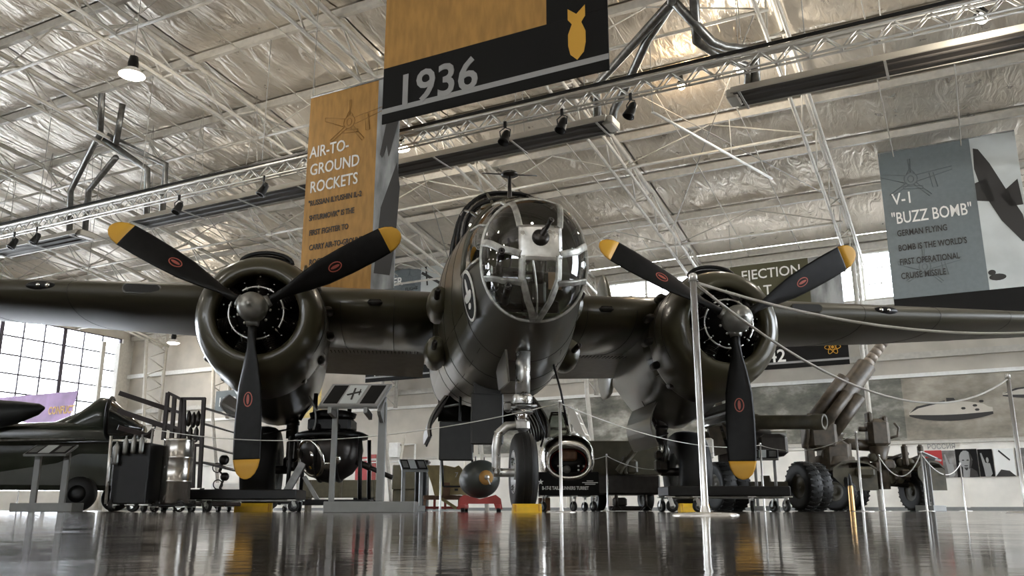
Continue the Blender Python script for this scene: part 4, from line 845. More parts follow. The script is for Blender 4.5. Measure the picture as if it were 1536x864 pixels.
def engine(sx, spin, first):
    global blade0
    ex = CX + sx * 2.9; hz = HZ + (.02 if sx > 0 else 0)
    C0 = (ex, 3.45, hz)
    # cowling
    m = MB(); m.lathe([(.50, .25), (.485, .12), (.49, .04), (.53, 0), (.60, .015), (.68, .08), (.735, .18), (.765, .34), (.775, .6), (.765, .95), (.755, 1.0), (.73, 1.0), (.73, .6)], (ex, 3.45, hz), (0, 1, 0), 48)
    m.v = [(x, y, z - (max(0, y - 3.6) * .17 * max(0, hz - z) / .77)) for x, y, z in m.v]; cow = m.build('cowling', 'olive', plane)
    m = MB(); m.torus((ex, 3.8, hz), (0, 1, 0), .773, .004, 48, 4); m.torus((ex, 4.1, hz), (0, 1, 0), .776, .004, 48, 4)
    for k in range(6): a = k * math.pi / 3 + .3; m.tube([(ex + .772 * math.cos(a), 3.8, hz + .772 * math.sin(a)), (ex + .772 * math.cos(a), 4.4, hz + .772 * math.sin(a))], .004, 4)
    m.build('skin_joint', 'panel_line', cow, kind='stuff')
    # carburettor scoop on top
    m = MB(); m.loft([[(ex + .30 * math.cos(a) , y, hz + .72 + h * max(0, math.sin(a))) for a in [math.pi * k / 14 for k in range(15)]] for y, h in ((3.95, .13), (4.3, .15), (5.2, .12), (5.9, .02))], closed=False, caps=False); m.build('air_scoop', 'olive', cow)
    m = MB(); m.loft([[(ex + .29 * math.cos(a), y, hz + .735 + .10 * max(0, math.sin(a)) ** .7) for a in [math.pi * k / 14 for k in range(15)]] for y in (3.945, 3.96)], closed=True); m.build('scoop_mouth', 'black', cow)
    MB().tube([(ex + .32 * math.cos(a), 3.95, hz + .735 + .145 * math.sin(a)) for a in [math.pi * k / 14 for k in range(15)]], .028, 6).build('scoop_lip', 'black', cow)
    # exhaust stubs and cowl flaps
    for k in range(14):
        a = R(-90 + (k - 6.5) * 24); c, s_ = math.cos(a), math.sin(a); rr = .765
        MB().tube([(ex + rr * c * .93, 4.15, hz + rr * s_ * .93), (ex + (rr + .035) * c, 4.33, hz + (rr + .035) * s_), (ex + (rr + .04) * c, 4.50, hz + (rr + .04) * s_)], [.03, .058, .05], 8).build('exhaust_stub', 'gunmetal', cow)
    for k in range(10):
        a = R(-90 + (k - 4.5) * 17); m = MB(); w_ = R(7.6)
        m.loft([[(ex + r_ * math.cos(a + w_ * f), y, hz + r_ * math.sin(a + w_ * f)) for f, r_ in ((-1, R0), (0, R0), (1, R0), (1, R0 - .015), (0, R0 - .015), (-1, R0 - .015))] for y, R0 in ((4.42, .765), (4.68, .785))], smooth=False); m.build('cowl_flap', 'olive', cow)
    # nacelle
    m = MB(); rings = []
    NS = [(4.35, .70, .70, .70), (4.8, .72, .74, .76), (5.3, .70, .66, 1.0), (5.9, .66, .5, 1.10), (7.0, .54, .42, .90), (8.0, .36, .38, .50), (9.0, .16, .3, .1), (9.5, .03, .2, -.1)]
    for y, wd, up, dn in NS: rings.append([(ex + wd * math.copysign(abs(math.cos(a)) ** .9, math.cos(a)), y, hz + (up if math.sin(a) > 0 else dn) * math.sin(a)) for a in [2 * math.pi * k / 36 for k in range(36)]])
    m.loft(rings); nac = m.build('engine_nacelle', 'grey_under', plane)
    # engine
    m = MB(); m.lathe([(.001, .5), (.50, .5), (.50, .48), (.001, .48)], (ex, 3.45, hz), (0, 1, 0), 24); eng = m.build('engine', 'black', plane)
    MB().lathe([(.10, -.12), (.15, -.08), (.17, .02), (.24, .08), (.26, .3), (.30, .34), (.30, .45)], (ex, 3.45, hz), (0, 1, 0), 28).build('crankcase', 'black', eng)
    for k in range(7):
        a = math.pi / 2 + 2 * math.pi * k / 7; d = Vector((math.cos(a), 0, math.sin(a))); m = MB(); prof = [(.04, .24)]
        for j in range(9): prof += [(.085, .26 + .025 * j), (.070, .268 + .025 * j)]
        prof += [(.08, .485), (.001, .49)]
        m.lathe(prof, (ex, 3.45 + .28, hz), d, 14, smooth=False); m.build('cylinder', 'gunmetal', eng)
    m = MB(); m.torus((ex, 3.45 - .0, hz), (0, 1, 0), .315, .013, 40, 6, R(10), R(78)); m.torus((ex, 3.45, hz), (0, 1, 0), .315, .013, 40, 6, R(102), R(262)); m.torus((ex, 3.45, hz), (0, 1, 0), .315, .013, 40, 6, R(280), R(352)); m.build('ignition_ring', 'alu', eng)
    m = MB()
    for k in range(14):
        a = 2 * math.pi * k / 14 + .2; d = Vector((math.cos(a), 0, math.sin(a))); o_ = Vector((ex, 3.45, hz)); m.tube([o_ + d * .295, o_ + d * .335], .012, 5); m.ball(o_ + d * .26 + Vector((0, .02, 0)), .012, 6, 4)
        m.tube([o_ + d * .33, o_ + d * .36 + Vector((0, .14, 0))], .005, 4); m.ball(o_ + d * (.40 + .05 * (k % 2)) + Vector((0, .04, 0)), .010, 6, 4)
    m.build('spark_lead', 'alu', eng, kind='stuff')
    # propeller
    pr = MB().lathe([(.10, .02), (.13, -.02), (.135, -.08), (.155, -.11), (.155, -.17), (.17, -.19), (.17, -.28), (.155, -.36), (.12, -.42), (.07, -.45), (.03, -.46), (.028, -.475), (.001, -.476)], (ex, 3.40, hz), (0, 1, 0), 28).build('propeller', 'hub', plane)
    m = MB()
    for k in range(9): a = 2 * math.pi * k / 9; m.ball((ex + .185 * math.cos(a), 3.28, hz + .185 * math.sin(a)), .019, 8, 5)
    m.build('hub_bolts', 'alu', pr, kind='stuff')
    for k in range(3):
        a = spin[k]
        if blade0 is None: blade0 = blade_mesh().build('blade', ['prop', 'tip', 'decal', 'prop'], pr); bl = blade0
        else: bl = copy_ob(blade0, pr)
        bl.location = (ex, 3.24, hz); bl.rotation_euler = (0, math.pi / 2 - a, 0)
        c_ = Vector((math.cos(a), 0, math.sin(a))); MB().tube([Vector((ex, 3.24, hz)) + c_ * .13, Vector((ex, 3.24, hz)) + c_ * .21], [.085, .07], 12).build('blade_collar', 'steel', pr)
    # main gear
    wx = ex + sx * .17; sxx = ex - sx * .22; wy = 5.9
    m = MB(); m.tube([(sxx, 5.75, 1.55), (sxx, 5.82, 1.0)], .085, 14); m.lathe([(.10, 0), (.10, .05), (.085, .05)], (sxx, 5.79, 1.18), (0, 0, 1), 14); leg = m.build('main_gear_leg', 'gunmetal', plane)
    MB().tube([(sxx, 5.82, 1.02), (sxx, 5.86, .72)], .055, 14).build('oleo_piston', 'chrome', leg)
    m = MB(); m.bbox((sxx, 5.87, .66), (.2, .22, .22), .05); m.tube([(sxx, wy, .57), (wx + sx * .05, wy, .57)], .06, 12); m.bbox((sxx - sx * .06, 5.8, .8), (.10, .16, .14), .03); m.build('axle', 'gunmetal', leg)
    m = MB(); m.tube([(sxx, 5.66, 1.0), (sxx, 5.52, .86), (sxx, 5.68, .7)], .025, 8); m.build('torque_link', 'steel', leg)
    m = MB(); m.tube([(sxx, 5.8, 1.1), (sxx - sx * .0, 6.9, 1.75)], .035, 8); m.tube([(sxx + .1, 5.75, 1.25), (sxx + .28, 5.75, 1.6)], .025, 8); m.tube([(sxx - .1, 5.75, 1.25), (sxx - .28, 5.75, 1.6)], .025, 8); m.build('drag_brace', 'gunmetal', leg)
    m = MB(); m.lathe([(.26, -.20), (.34, -.225), (.44, -.235), (.52, -.215), (.565, -.15), (.585, -.05), (.585, .05), (.565, .15), (.52, .215), (.44, .235), (.34, .225), (.26, .20)], (wx, wy, .585), (1, 0, 0), 44); m.build('main_wheel_tyre', 'rubber', plane)
    m = MB(); m.lathe([(.001, -.10), (.10, -.14), (.12, -.08), (.22, -.12), (.27, -.20), (.27, .20), (.22, .12), (.12, .08), (.001, .1)], (wx, wy, .585), (1, 0, 0), 28); m.build('wheel_rim', 'steel', plane)
    # curved gear doors, one each side of the leg
    for dx, hh, w_ in ((-sx * .50, .62, .9), (sx * .52, .25, .9)):
        m = MB(); rr = []
        for k in range(9):
            f = k / 8; z = 1.50 - hh * f; x = ex + dx + math.copysign(.10 * math.sin(math.pi * f) , dx); rr.append([(x, 5.0, z), (x, 6.3, z), (x + math.copysign(.022, dx), 6.3, z), (x + math.copysign(.022, dx), 5.0, z)])
        m.loft(rr, smooth=False); m.build('gear_door', 'grey_under', plane)
    m = MB(); m.tube([(sxx, 5.5, 1.1), (sxx - .28 * 1, 5.1, 1.0)], .014, 6); m.build('door_link', 'black', plane)
engine(-1, (R(-88.5), R(150.8), R(30.9)), True)
engine(1, (R(-90.6), R(150.9), R(29.8)), False)
# ---- tail
for sx in (-1, 1):
    m = MB(); m.loft([[(CX + sx * x, y, zz) for y, zz in airfoil(le, ch, 3.22, .11)] for x, le, ch in ((.1, 10.9, 1.9), (3.3, 11.3, 1.5))]); m.build('tailplane', 'grey_under', plane)
    m = MB(); rings = []
    for z, le, ch in ((2.42, 11.9, .5), (2.5, 11.6, 1.0), (2.8, 11.3, 1.55), (3.4, 11.1, 1.9), (4.2, 11.25, 1.7), (4.9, 11.6, 1.2), (5.2, 11.9, .7), (5.28, 12.1, .2)):
        rings.append([(CX + sx * 3.35 + (zz - 0) , y, z) for y, zz in airfoil(le, ch, 0, .12)])
    m.loft(rings); m.build('tail_fin', 'olive', plane)
# ---- nose gear
m = MB(); m.tube([(.03, 1.30, 1.5), (.03, 1.34, 1.05)], .072, 16); m.lathe([(.09, 0), (.095, .02), (.095, .07), (.08, .09)], (.03, 1.335, 1.0), (0, 0, 1), 16); ng = m.build('nose_gear_leg', 'alu', plane)
MB().tube([(.03, 1.34, 1.02), (.03, 1.36, .80)], .05, 16).build('oleo_piston', 'chrome', ng)
m = MB(); m.bbox((.03, 1.36, .80), (.13, .15, .12), .03); m.tube([(.0, 1.36, .80), (-.12, 1.36, .79), (-.20, 1.36, .72), (-.22, 1.36, .60), (-.22, 1.36, .40), (-.19, 1.36, .34)], [.045, .045, .045, .043, .04, .045], 12); m.tube([(-.24, 1.36, .36), (0, 1.36, .36)], .04, 12); m.build('gear_fork', 'alu', ng)
m = MB()
for z in (.92, .98, 1.03): m.torus((.03, 1.35, z), (0, 0, 1), .088, .014, 20, 6)
m.tube([(-.09, 1.30, .96), (.16, 1.30, .98)], .018, 6); m.bbox((-.11, 1.33, .97), (.08, .08, .10), .02); m.build('shimmy_damper', 'steel', ng)
m = MB(); m.tube([(.12, 1.32, 1.05), (.16, 1.30, .9), (.24, 1.34, .72), (.2, 1.34, .6)], .010, 6); m.build('brake_line', 'black', ng)
m = MB(); m.lathe([(.19, -.09), (.25, -.10), (.31, -.10), (.35, -.075), (.368, -.03), (.368, .03), (.35, .075), (.31, .10), (.25, .10), (.19, .09)], (.035, 1.36, .368), (1, 0, 0), 40); ty = m.build('nose_wheel_tyre', 'rubber', plane)
for x in (-.035, 0, .035): MB().torus((.035 + x, 1.36, .368), (1, 0, 0), .3665, .004, 40, 4).build('tread_rib', 'rubber', ty)
MB().lathe([(.001, -.07), (.07, -.09), (.08, -.05), (.15, -.06), (.20, -.095), (.20, .095), (.15, .06), (.08, .05), (.001, .07)], (.035, 1.36, .368), (1, 0, 0), 28).build('nose_wheel_rim', 'alu', plane)
m = MB(); m.loft([[(.10, 1.1, 1.48), (.12, 1.1, 1.48), (.12, 1.9, 1.42), (.10, 1.9, 1.42)], [(.13, 1.12, 1.18), (.15, 1.12, 1.18), (.15, 1.9, 1.20), (.13, 1.9, 1.20)]], smooth=False)
m.v = [(x - .27, y, z) for x, y, z in m.v]; m.build('nose_gear_door', 'grey_under', plane)
MB().tube([(.42, 1.9, 1.52), (.50, 1.88, 1.2), (.56, 1.86, .85)], .012, 6).build('static_mast', 'black', plane)
# ---- crew hatches hanging below, with their rods
def LP(px, py, y):      # pixel on the plane y of the aircraft frame
    r = ray(px, py); c, s = math.cos(BYAW), math.sin(BYAW); n = Vector((-s, c)); k = (y + n.x * BN[0] + n.y * BN[1]) / (n.x * r.x + n.y * r.y)
    X, Y, Z = r.x * k - BN[0], r.y * k - BN[1], CAM_H + r.z * k; return Vector((X * c + Y * s, y, Z))
def hatch(x0, y0, x1, y1, y, nm):
    A, B_ = LP(x0, y1, y), LP(x1, y0, y); MB().bbox(((A.x + B_.x) / 2, y, (A.z + B_.z) / 2), (B_.x - A.x, .05, B_.z - A.z), .015).build(nm, 'black' if nm == 'x' else 'duct2', plane); return A, B_
M['duct2'] = mat('hatch_dark_paint', (.018, .0185, .018), .5, noise_amt=.15)
A, B_ = hatch(706, 590, 755, 667, 2.6, 'front_crew_hatch')
MB().bbox(((A.x + B_.x) / 2, 2.6, (B_.z + 1.5) / 2), (.3, .04, 1.5 - B_.z + .05), .01).build('hatch_hinge', 'duct2', plane)
A, B_ = hatch(658, 632, 710, 691, 4.0, 'rear_crew_hatch')
m = MB(); q1 = LP(690, 632, 4.0); m.tube([(q1.x, 4.0, A.z + .1), (q1.x, 4.0, 1.5)], .018, 6); q1 = LP(709, 632, 4.0); m.tube([(q1.x, 4.0, A.z + .1), (q1.x, 4.0, 1.5)], .018, 6); m.build('hatch_rod', 'black', plane)
A = LP(663, 692, 4.0); B_ = LP(708, 720, 4.0); m = MB(); m.tube([(A.x, 4, A.z + .02), (A.x + .02, 4, A.z - .30)], .014, 6); m.tube([(B_.x, 4, A.z + .03), (B_.x, 4, B_.z)], .014, 6); m.tube([(A.x + .02, 4, A.z - .3), (B_.x, 4, A.z - .3)], .012, 6); m.build('boarding_step', 'black', plane)
# ---- bomb bay
for sx in (-1, 1):
    m = MB(); rr = []
    for k in range(11):
        f = k / 10; a = f * 1.9; x = sx * (.60 + .22 * math.sin(a)); z = 1.50 - .54 * f; rr.append([(CX + x, 4.7, z), (CX + x, 6.7, z + .03), (CX + x - sx * .03, 6.7, z + .03), (CX + x - sx * .03, 4.7, z)])
    m.loft(rr, smooth=False); d = m.build('bomb_bay_door', 'flap' if sx < 0 else 'grey_under', plane)  # left door painted paler: window light on it is put into the colour
    for j in range(9):
        y = 4.75 + .24 * j; MB().tube([(CX + sx * (.60 + .22 * math.sin(k / 8 * 1.9) - .045), y, 1.50 - .54 * k / 8) for k in range(9)], .015, 5).build('door_rib', 'gunmetal', d)
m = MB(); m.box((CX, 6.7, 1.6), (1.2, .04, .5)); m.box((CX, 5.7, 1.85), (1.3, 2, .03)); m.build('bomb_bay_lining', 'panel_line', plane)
m = MB(); m.tube([(-.55, 4.75, 1.35), (-.2, 4.75, 1.42)], .02, 6); m.tube([(.7, 4.75, 1.3), (.3, 4.75, 1.42)], .02, 6); m.build('door_strut', 'steel', plane)
# ================================================================ FLOOR LEVEL
def G(px, Y): p = PY(px, 768, Y); return Vector((p.x, Y, 0))
def ZP(py, Y): return PY(768, py, Y).z
def XP(px, py, Y): return PY(px, py, Y)
SH = .98
def stanchion(px, Y, label, r=.013, base=.13, first=[None]):
    g = G(px, Y)
    if first[0] is None:
        t = thing('barrier_post', label, 'post', g, 0, 'metal rope barrier posts'); first[0] = t
        MB().lathe([(.001, .016), (.05, .014), (base - .01, .010), (base, .004), (base, 0)], (0, 0, 0), n=28).build('base', 'post', t)
        MB().lathe([(.022, .012), (.018, .03), (.0145, .04), (.0145, SH - .03), (.018, SH - .028), (.018, SH - .008), (.010, SH)], (0, 0, 0), n=16).build('pole', 'post', t)
        MB().torus((0, 0, SH - .035), (0, 0, 1), .019, .003, 16, 6).build('rope_ring', 'steel', t)
        return t
    return dup(first[0], g, None, label)
POSTS = {'near': (1058, 3.52, 'bright barrier post nearest the camera, in front of the right propeller'), 'mid': (842, 7.8, 'barrier post right of the nose wheel, in front of the silver tail turret'), 'left': (217, 10.4, 'barrier post in front of the gas bottle cart at the left'),
    'rt': (1540, 6.3, 'barrier post at the right edge of the photo'), 'a': (912, 15.6, 'barrier post between the silver turret and the right main wheel'), 'b': (1147, 13.0, 'barrier post just right of the right propeller lower blade'),
    'c': (1295, 11.0, 'tallest looking barrier post in front of the anti-aircraft gun'), 'd': (1327, 15.8, 'barrier post in front of the gun carriage wheels, right of the tallest one there'), 'e': (1391, 14.9, 'barrier post by the right information stand'),
    'f': (1449, 18.5, 'barrier post standing alone before the white wall under the portrait poster'), 'g': (24, 18.5, 'barrier post at the left edge before the green fighter'), 'h': (660, 13.5, 'thin barrier post in front of the tan bomb loader')}
for k_, (px, Y, lab) in POSTS.items(): stanchion(px, Y, lab)
def ptop(k_): px, Y, _ = POSTS[k_]; g = G(px, Y); return Vector((g.x, g.y, SH - .035))
def rope(p, q, sag, label, r=.005):
    p = ptop(p) if isinstance(p, str) else Vector(p); q = ptop(q) if isinstance(q, str) else Vector(q)
    o = MB().tube(catenary(p, q, sag, 22), r, 6).build('barrier_rope', 'rope', None, p); o.location = p; tag(o, label, 'rope', 'barrier ropes')
rope('near', (3.3, 3.9, SH), .20, 'rope running right from the nearest post across the right wing', .006)
rope('near', 'rt', .32, 'rope sagging from the nearest post to the post at the right edge', .006)
rope('left', 'mid', .22, 'long rope from the left post below the nose to the post by the silver turret')
rope('mid', 'b', .16, 'rope from the post by the silver turret past the right main wheel')
rope('b', 'c', .14, 'rope rising to the tallest looking post before the anti-aircraft gun')
rope('d', 'e', .36, 'deeply sagging rope before the gun carriage', .009)
rope('e', 'f', .28, 'sagging rope from the right information stand to the lone post', .009)
rope('a', (G(825, 15.4).x, 15.4, SH), .1, 'thin rope left of the post beside the silver turret', .007)
rope('a', (G(1075, 14.0).x, 14.0, .9), .25, 'thin rope from the post beside the silver turret to the right', .007)
rope('g', (G(-80, 18).x, 18, .9), .1, 'rope at the left edge before the green fighter', .007)
rope('g', (G(170, 17).x, 17, .7), .2, 'rope sagging right from the leftmost post', .006)
# ---- wheel chocks
def chock(px, Y, wd, label, rz=0):
    t = thing('wheel_chock', label, 'chock', G(px, Y), rz, 'yellow wheel chocks')
    m = MB(); h = .075 if Y < 9 else .11
    m.prism([(-.07, 0), (-.06, h * .6), (-.03, h), (.03, h), (.06, h * .6), (.07, 0)], ((-wd / 2, 0, 0), (0, 1, 0), (0, 0, 1)), wd); m.build('wedge', 'yellow', t)
    m = MB()
    for x in (-wd * .42, wd * .42): m.bbox((x, -.02, h * .5), (.02, .10, h * .9), .005)
    m.build('end_plate', 'tip', t, kind='stuff'); return t
chock(790, 7.95, .25, 'yellow chock against the nose wheel', BYAW)
chock(380, 11.9, .48, 'yellow chock against the left main wheel', BYAW)
chock(1041, 12.55, .42, 'yellow chock against the right main wheel', BYAW)
# ---- casters and dollies
def caster(parent, x, y, r=.06, zt=None, ang=.5):
    zt = zt or 2.3 * r; m = MB(); c, s = math.cos(ang), math.sin(ang)
    m.bbox((x, y, zt - .008), (.10, .09, .016), .003); m.tube([(x, y, zt), (x, y, zt - .05)], .02, 8)
    for o_ in (-.024, .024): m.bar((x + o_ * c, y + o_ * s, zt - .03), (x + o_ * c - .02 * s, y + o_ * s + .02 * c, r), .045, .006, (1, 0, 0) if abs(s) < .7 else (0, 1, 0))
    cs = m.build('caster', 'alu', parent)
    MB().lathe([(.001, -.015), (r * .55, -.016), (r * .6, -.02), (r, -.014), (r, .014), (r * .6, .02), (r * .55, .016), (.001, .015)], (x - .02 * s, y + .02 * c, r), (c, s, 0), 20).build('caster_wheel', 'rubber', cs)
    MB().lathe([(.001, -.022), (r * .5, -.021), (r * .5, .021), (.001, .022)], (x - .02 * s, y + .02 * c, r), (c, s, 0), 14).build('caster_hub', 'steel', cs)
def dolly(px0, px1, pyt, pyb, Y, depth, label, cx):
    g = G((px0 + px1) / 2, Y); w_ = G(px1, Y).x - G(px0, Y).x; zt, zb = ZP(pyt, Y), ZP(pyb, Y)
    t = thing('display_dolly', label, 'dolly', g, BYAW * .3, 'black display dollies')
    MB().bbox((0, depth / 2, (zt + zb) / 2), (w_, depth, zt - zb), .01).build('platform', 'black', t)
    MB().bbox((0, depth / 2, zb - .012), (w_ - .1, depth - .1, .024), .004).build('under_frame', 'steel', t)
    for x in cx: X = G(x, Y).x - g.x; caster(t, X, .06, .065, zb, .9 + x * .01)
    for x in (cx[0], cx[-1]): X = G(x, Y).x - g.x; caster(t, X, depth - .08, .065, zb, .4)
    return t
dolly(1003, 1190, 729, 744, 9.6, .55, 'black rolling dolly in front of the right main wheel', (1007, 1047, 1132, 1186))
dolly(281, 442, 734, 749, 10.3, .6, 'black rolling dolly below the left propeller', (286, 308, 435))
def box_on(parent, px0, px1, py0, py1, Y, dy, g, name, mt, bv=.01):
    A, B_ = XP(px0, py1, Y), XP(px1, py0, Y); return MB().bbox(((A.x + B_.x) / 2 - g.x, Y - g.y + dy / 2, (A.z + B_.z) / 2), (B_.x - A.x, dy, B_.z - A.z), bv).build(name, mt, parent)
# ---- information stands
def info_stand(px, Y, wd, ht, label, rz=0, base=True, depth=.32, tilt=.5, plinth=None):
    t = thing('information_stand', label, 'stand', G(px, Y), rz, 'grey information stands')
    for s_ in (-1, 1):
        m = MB(); x = s_ * wd * .34; m.bbox((x, .05, (ht - .12) / 2), (.09 if wd > .6 else .045, .045, ht - .12), .004); m.build('post', 'grey', t)
        m = MB(); m.bar((x, .06, ht - .14), (x, -.14, ht - .12 - .02), .07 if wd > .6 else .035, .03); m.build('bracket', 'grey', t)
    ca, sa = math.cos(tilt), math.sin(tilt); n = Vector((0, -sa, ca)); o_ = Vector((0, -.16, ht - .16)); ey = Vector((0, ca, sa))
    rot = Matrix(((1, 0, 0), (0, ca, -sa), (0, sa, ca)))
    MB().box(o_ + ey * depth / 2, (wd, depth, .03), rot=rot).build('panel_tray', 'grey', t)
    MB().box(o_ + ey * depth / 2 + n * .018, (wd * .94, depth * .9, .006), rot=rot).build('panel_print', 'bblack', t)
    MB().box(o_ + ey * depth / 2 + n * .022 + Vector((-.05 * wd, 0, 0)), (wd * .26, depth * .82, .004), rot=rot).build('panel_photo', 'bphoto', t)
    m = MB()
    for k in range(9): m.box(o_ + ey * depth * (.2 + .07 * k) + n * .023 + Vector((wd * .3, 0, 0)), (wd * .24, .006, .003), rot=rot); m.box(o_ + ey * depth * (.2 + .07 * k) + n * .023 + Vector((-wd * .33, 0, 0)), (wd * .2, .006, .003), rot=rot)
    m.build('text_lines', 'bgrey', t, kind='stuff')
    m = MB(); m.bbox((0 if plinth is None else plinth[0], .05, .04 if plinth is None else plinth[2] / 2), (wd * .9 if plinth is None else plinth[1], .3, .08 if plinth is None else plinth[2]), .006); m.build('plinth', 'grey', t)
    return t
def stand_big():
    Y = 7.6; g = G(535, Y); t = thing('information_stand', 'large grey information stand with tilted panel left of the nose wheel', 'stand', g, 0, 'grey information stands')
    box_on(t, 484, 622, 752, 769.3, Y, .28, g, 'plinth', 'grey', .006)
    for a_, b_ in ((492, 507), (563, 580)):
        box_on(t, a_, b_, 603, 752, Y + .06, .05, g, 'post', 'grey', .004)
    A = XP(478, 613, Y - .12); B_ = XP(567, 607, Y - .12); Z = A.z - .0
    lo_l, lo_r = Vector((A.x, Y - .16, Z)) - g, Vector((B_.x, Y - .16, Z + .03)) - g; top_l = XP(499, 580, Y + .14) - g; top_r = XP(588, 572, Y + .14) - g
    top_l.z = top_r.z = (top_l.z + top_r.z) / 2; lo_l.z = lo_r.z = (lo_l.z + lo_r.z) / 2
    n = (lo_r - lo_l).cross(top_l - lo_l).normalized()
    def quad(a, b_, c_, d_, o0, o1, name, mt): m = MB(); P = [a, b_, c_, d_]; m.add([p + n * o0 for p in P] + [p + n * o1 for p in P], [(0, 3, 2, 1), (4, 5, 6, 7), (0, 1, 5, 4), (1, 2, 6, 5), (2, 3, 7, 6), (3, 0, 4, 7)], False); return m.build(name, mt, t)
    quad(lo_l, lo_r, top_r, top_l, -.025, 0, 'panel_tray', 'grey')
    def bil(u, v): return (lo_l * (1 - u) + lo_r * u) * (1 - v) + (top_l * (1 - u) + top_r * u) * v
    quad(bil(.04, .06), bil(.96, .06), bil(.96, .95), bil(.04, .95), .001, .004, 'panel_print', 'bgrey')
    quad(bil(.06, .1), bil(.30, .1), bil(.30, .9), bil(.06, .9), .005, .008, 'text_block', 'bblack'); quad(bil(.33, .1), bil(.62, .1), bil(.62, .9), bil(.33, .9), .005, .008, 'panel_photo', 'bphoto'); quad(bil(.68, .1), bil(.93, .1), bil(.93, .9), bil(.68, .9), .005, .008, 'text_block', 'bblack')
    m = MB(); a0, b0 = bil(.38, .45) + n * .012, bil(.58, .6) + n * .012; m.bar(a0, b0, .02, .004, n); m.bar(bil(.45, .75) + n * .012, bil(.5, .25) + n * .012, .015, .004, n); m.bar(bil(.55, .7) + n * .012, bil(.58, .45) + n * .012, .01, .004, n); m.build('aircraft_print', 'ink', t)
    for a_, b_ in ((lo_l, .05), (lo_r, -.05)):
        m = MB(); m.bar(a_ + Vector((b_ * 2, 0, -.03)), (a_ + Vector((b_ * 2, .3, -.06))), .03, .05); m.build('bracket', 'grey', t)
    m = MB(); m.prism([(0, -.04), (.30, .12), (.34, .12), (.34, -.1), (.2, -.12), (.04, -.07)], (lo_r + Vector((.0, 0, -.0)), (0, 1, 0), (0, 0, 1)), .03); m.build('side_cheek', 'grey', t)
stand_big()
info_stand(618, 12.2, .36, 1.02 * .68, 'small grey information stand beside the tan loader', .3)
info_stand(66, 13.0, .66, .95, 'grey information stand in front of the green fighter at the left', -.1, plinth=(0, .95, .12))
info_stand(1402, 15.9, .45, 1.04, 'grey information stand at the right end of the gun carriage', .9, plinth=(0, .9, .10))
info_stand(1152, 13.6, .42, .92, 'information stand just right of the right propeller lower blade', -.3)
# ---- ball turret
def ball_turret():
    Y = 12.0; g = G(492, Y); t = thing('ball_turret', 'black ball turret hung in a ring frame behind the large information stand', 'turret', g)
    c = XP(497, 676, Y) - g; r = .43
    m = MB(); m.lathe([(.001, -r), (r * .35, -r * .93), (r * .7, -r * .71), (r * .92, -r * .38), (r, 0), (r * .95, r * .3), (r * .9, r * .34)], c, n=30); b_ = m.build('ball_shell', 'gunmetal', t)
    for s_ in (-1, 1): MB().torus(c + Vector((s_ * r * .30, 0, 0)), (1, 0, 0), r * .93, .028, 36, 8).build('band', 'black', b_)
    d = Vector((-.62, -.72, -.32)).normalized(); MB().torus(c + d * r * .80, d, r * .56, .03, 28, 8).build('window_ring', 'polish', b_); MB().lathe([(.001, .075), (r * .3, .06), (r * .54, .0), (.001, -.01)], c + d * r * .80, d, 24).build('sight_window', 'chrome', b_)
    for d_ in (Vector((.35, -.9, -.35)), Vector((.1, -.95, -.6))): d_ = d_.normalized(); MB().lathe([(.001, .02), (.05, .015), (.07, 0), (.001, 0)], c + d_ * r * .98, d_, 16).build('side_window', 'chrome', b_)
    z = c.z + r * .36; m = MB(); m.lathe([(r * .9, 0), (r * 1.12, 0), (r * 1.14, .05), (r * .95, .09), (r * .9, .05)], (c.x, c.y, z), n=32); m.build('mounting_ring', 'black', t)
    m = MB(); m.bbox((c.x, c.y, z + .18), (r * 1.35, r * 1.2, .2), .04); m.lathe([(.3, .0), (.32, .06), (.2, .1), (.001, .1)], (c.x, c.y, z + .28), n=20); m.tube([(c.x - .25, c.y, z + .3), (c.x - .25, c.y, z + .62)], .03, 8); m.tube([(c.x + .22, c.y, z + .3), (c.x + .22, c.y, z + .62)], .03, 8); m.build('hanger_gear', 'black', t)
    m = MB(); D_ = Vector((.86, -.25, -.36)).normalized(); m.tube([c + D_ * r * .9, c + D_ * (r + .55)], .032, 10); m.tube([c + D_ * r * .9, c + D_ * (r + .2)], .045, 10); m.build('gun_barrel', 'gunmetal', t)
    m = MB(); m.torus(c + Vector((-r * 1.05, 0, .1)), (1, .3, 0), .12, .03, 20, 8); m.bbox(c + Vector((-r * 1.2, 0, 0)), (.16, .2, .3), .04); m.build('drive_unit', 'gunmetal', t)
    for x0, y0 in ((-.62, -.3), (.58, -.3), (-.62, .45), (.58, .45)):
        MB().tube([(c.x + x0 * .75, c.y + y0, z + .02), (c.x + x0 * .8, c.y + y0, .10)], .028, 8).build('stand_leg', 'black', t)
    m = MB(); m.bbox((c.x, c.y - .3, .12), (1.2, .07, .07), .01); m.bbox((c.x, c.y + .45, .12), (1.2, .07, .07), .01); m.bbox((c.x - .5, c.y + .08, .12), (.07, .8, .07), .01); m.bbox((c.x + .5, c.y + .08, .12), (.07, .8, .07), .01); m.build('stand_base', 'black', t)
    for x0 in (-.5, .5):
        for y0 in (-.3, .45): caster(t, c.x + x0, c.y + y0, .04, .10, .7)
    m = MB(); m.bar((c.x - .55, c.y - .3, .15), (c.x - .3, c.y - .3, .62), .09, .07, (0, 1, 0)); m.bar((c.x - .3, c.y - .2, .45), (c.x - .1, c.y - .2, .14), .05, .05, (0, 1, 0)); m.build('diagonal_brace', 'steel', t)
ball_turret()
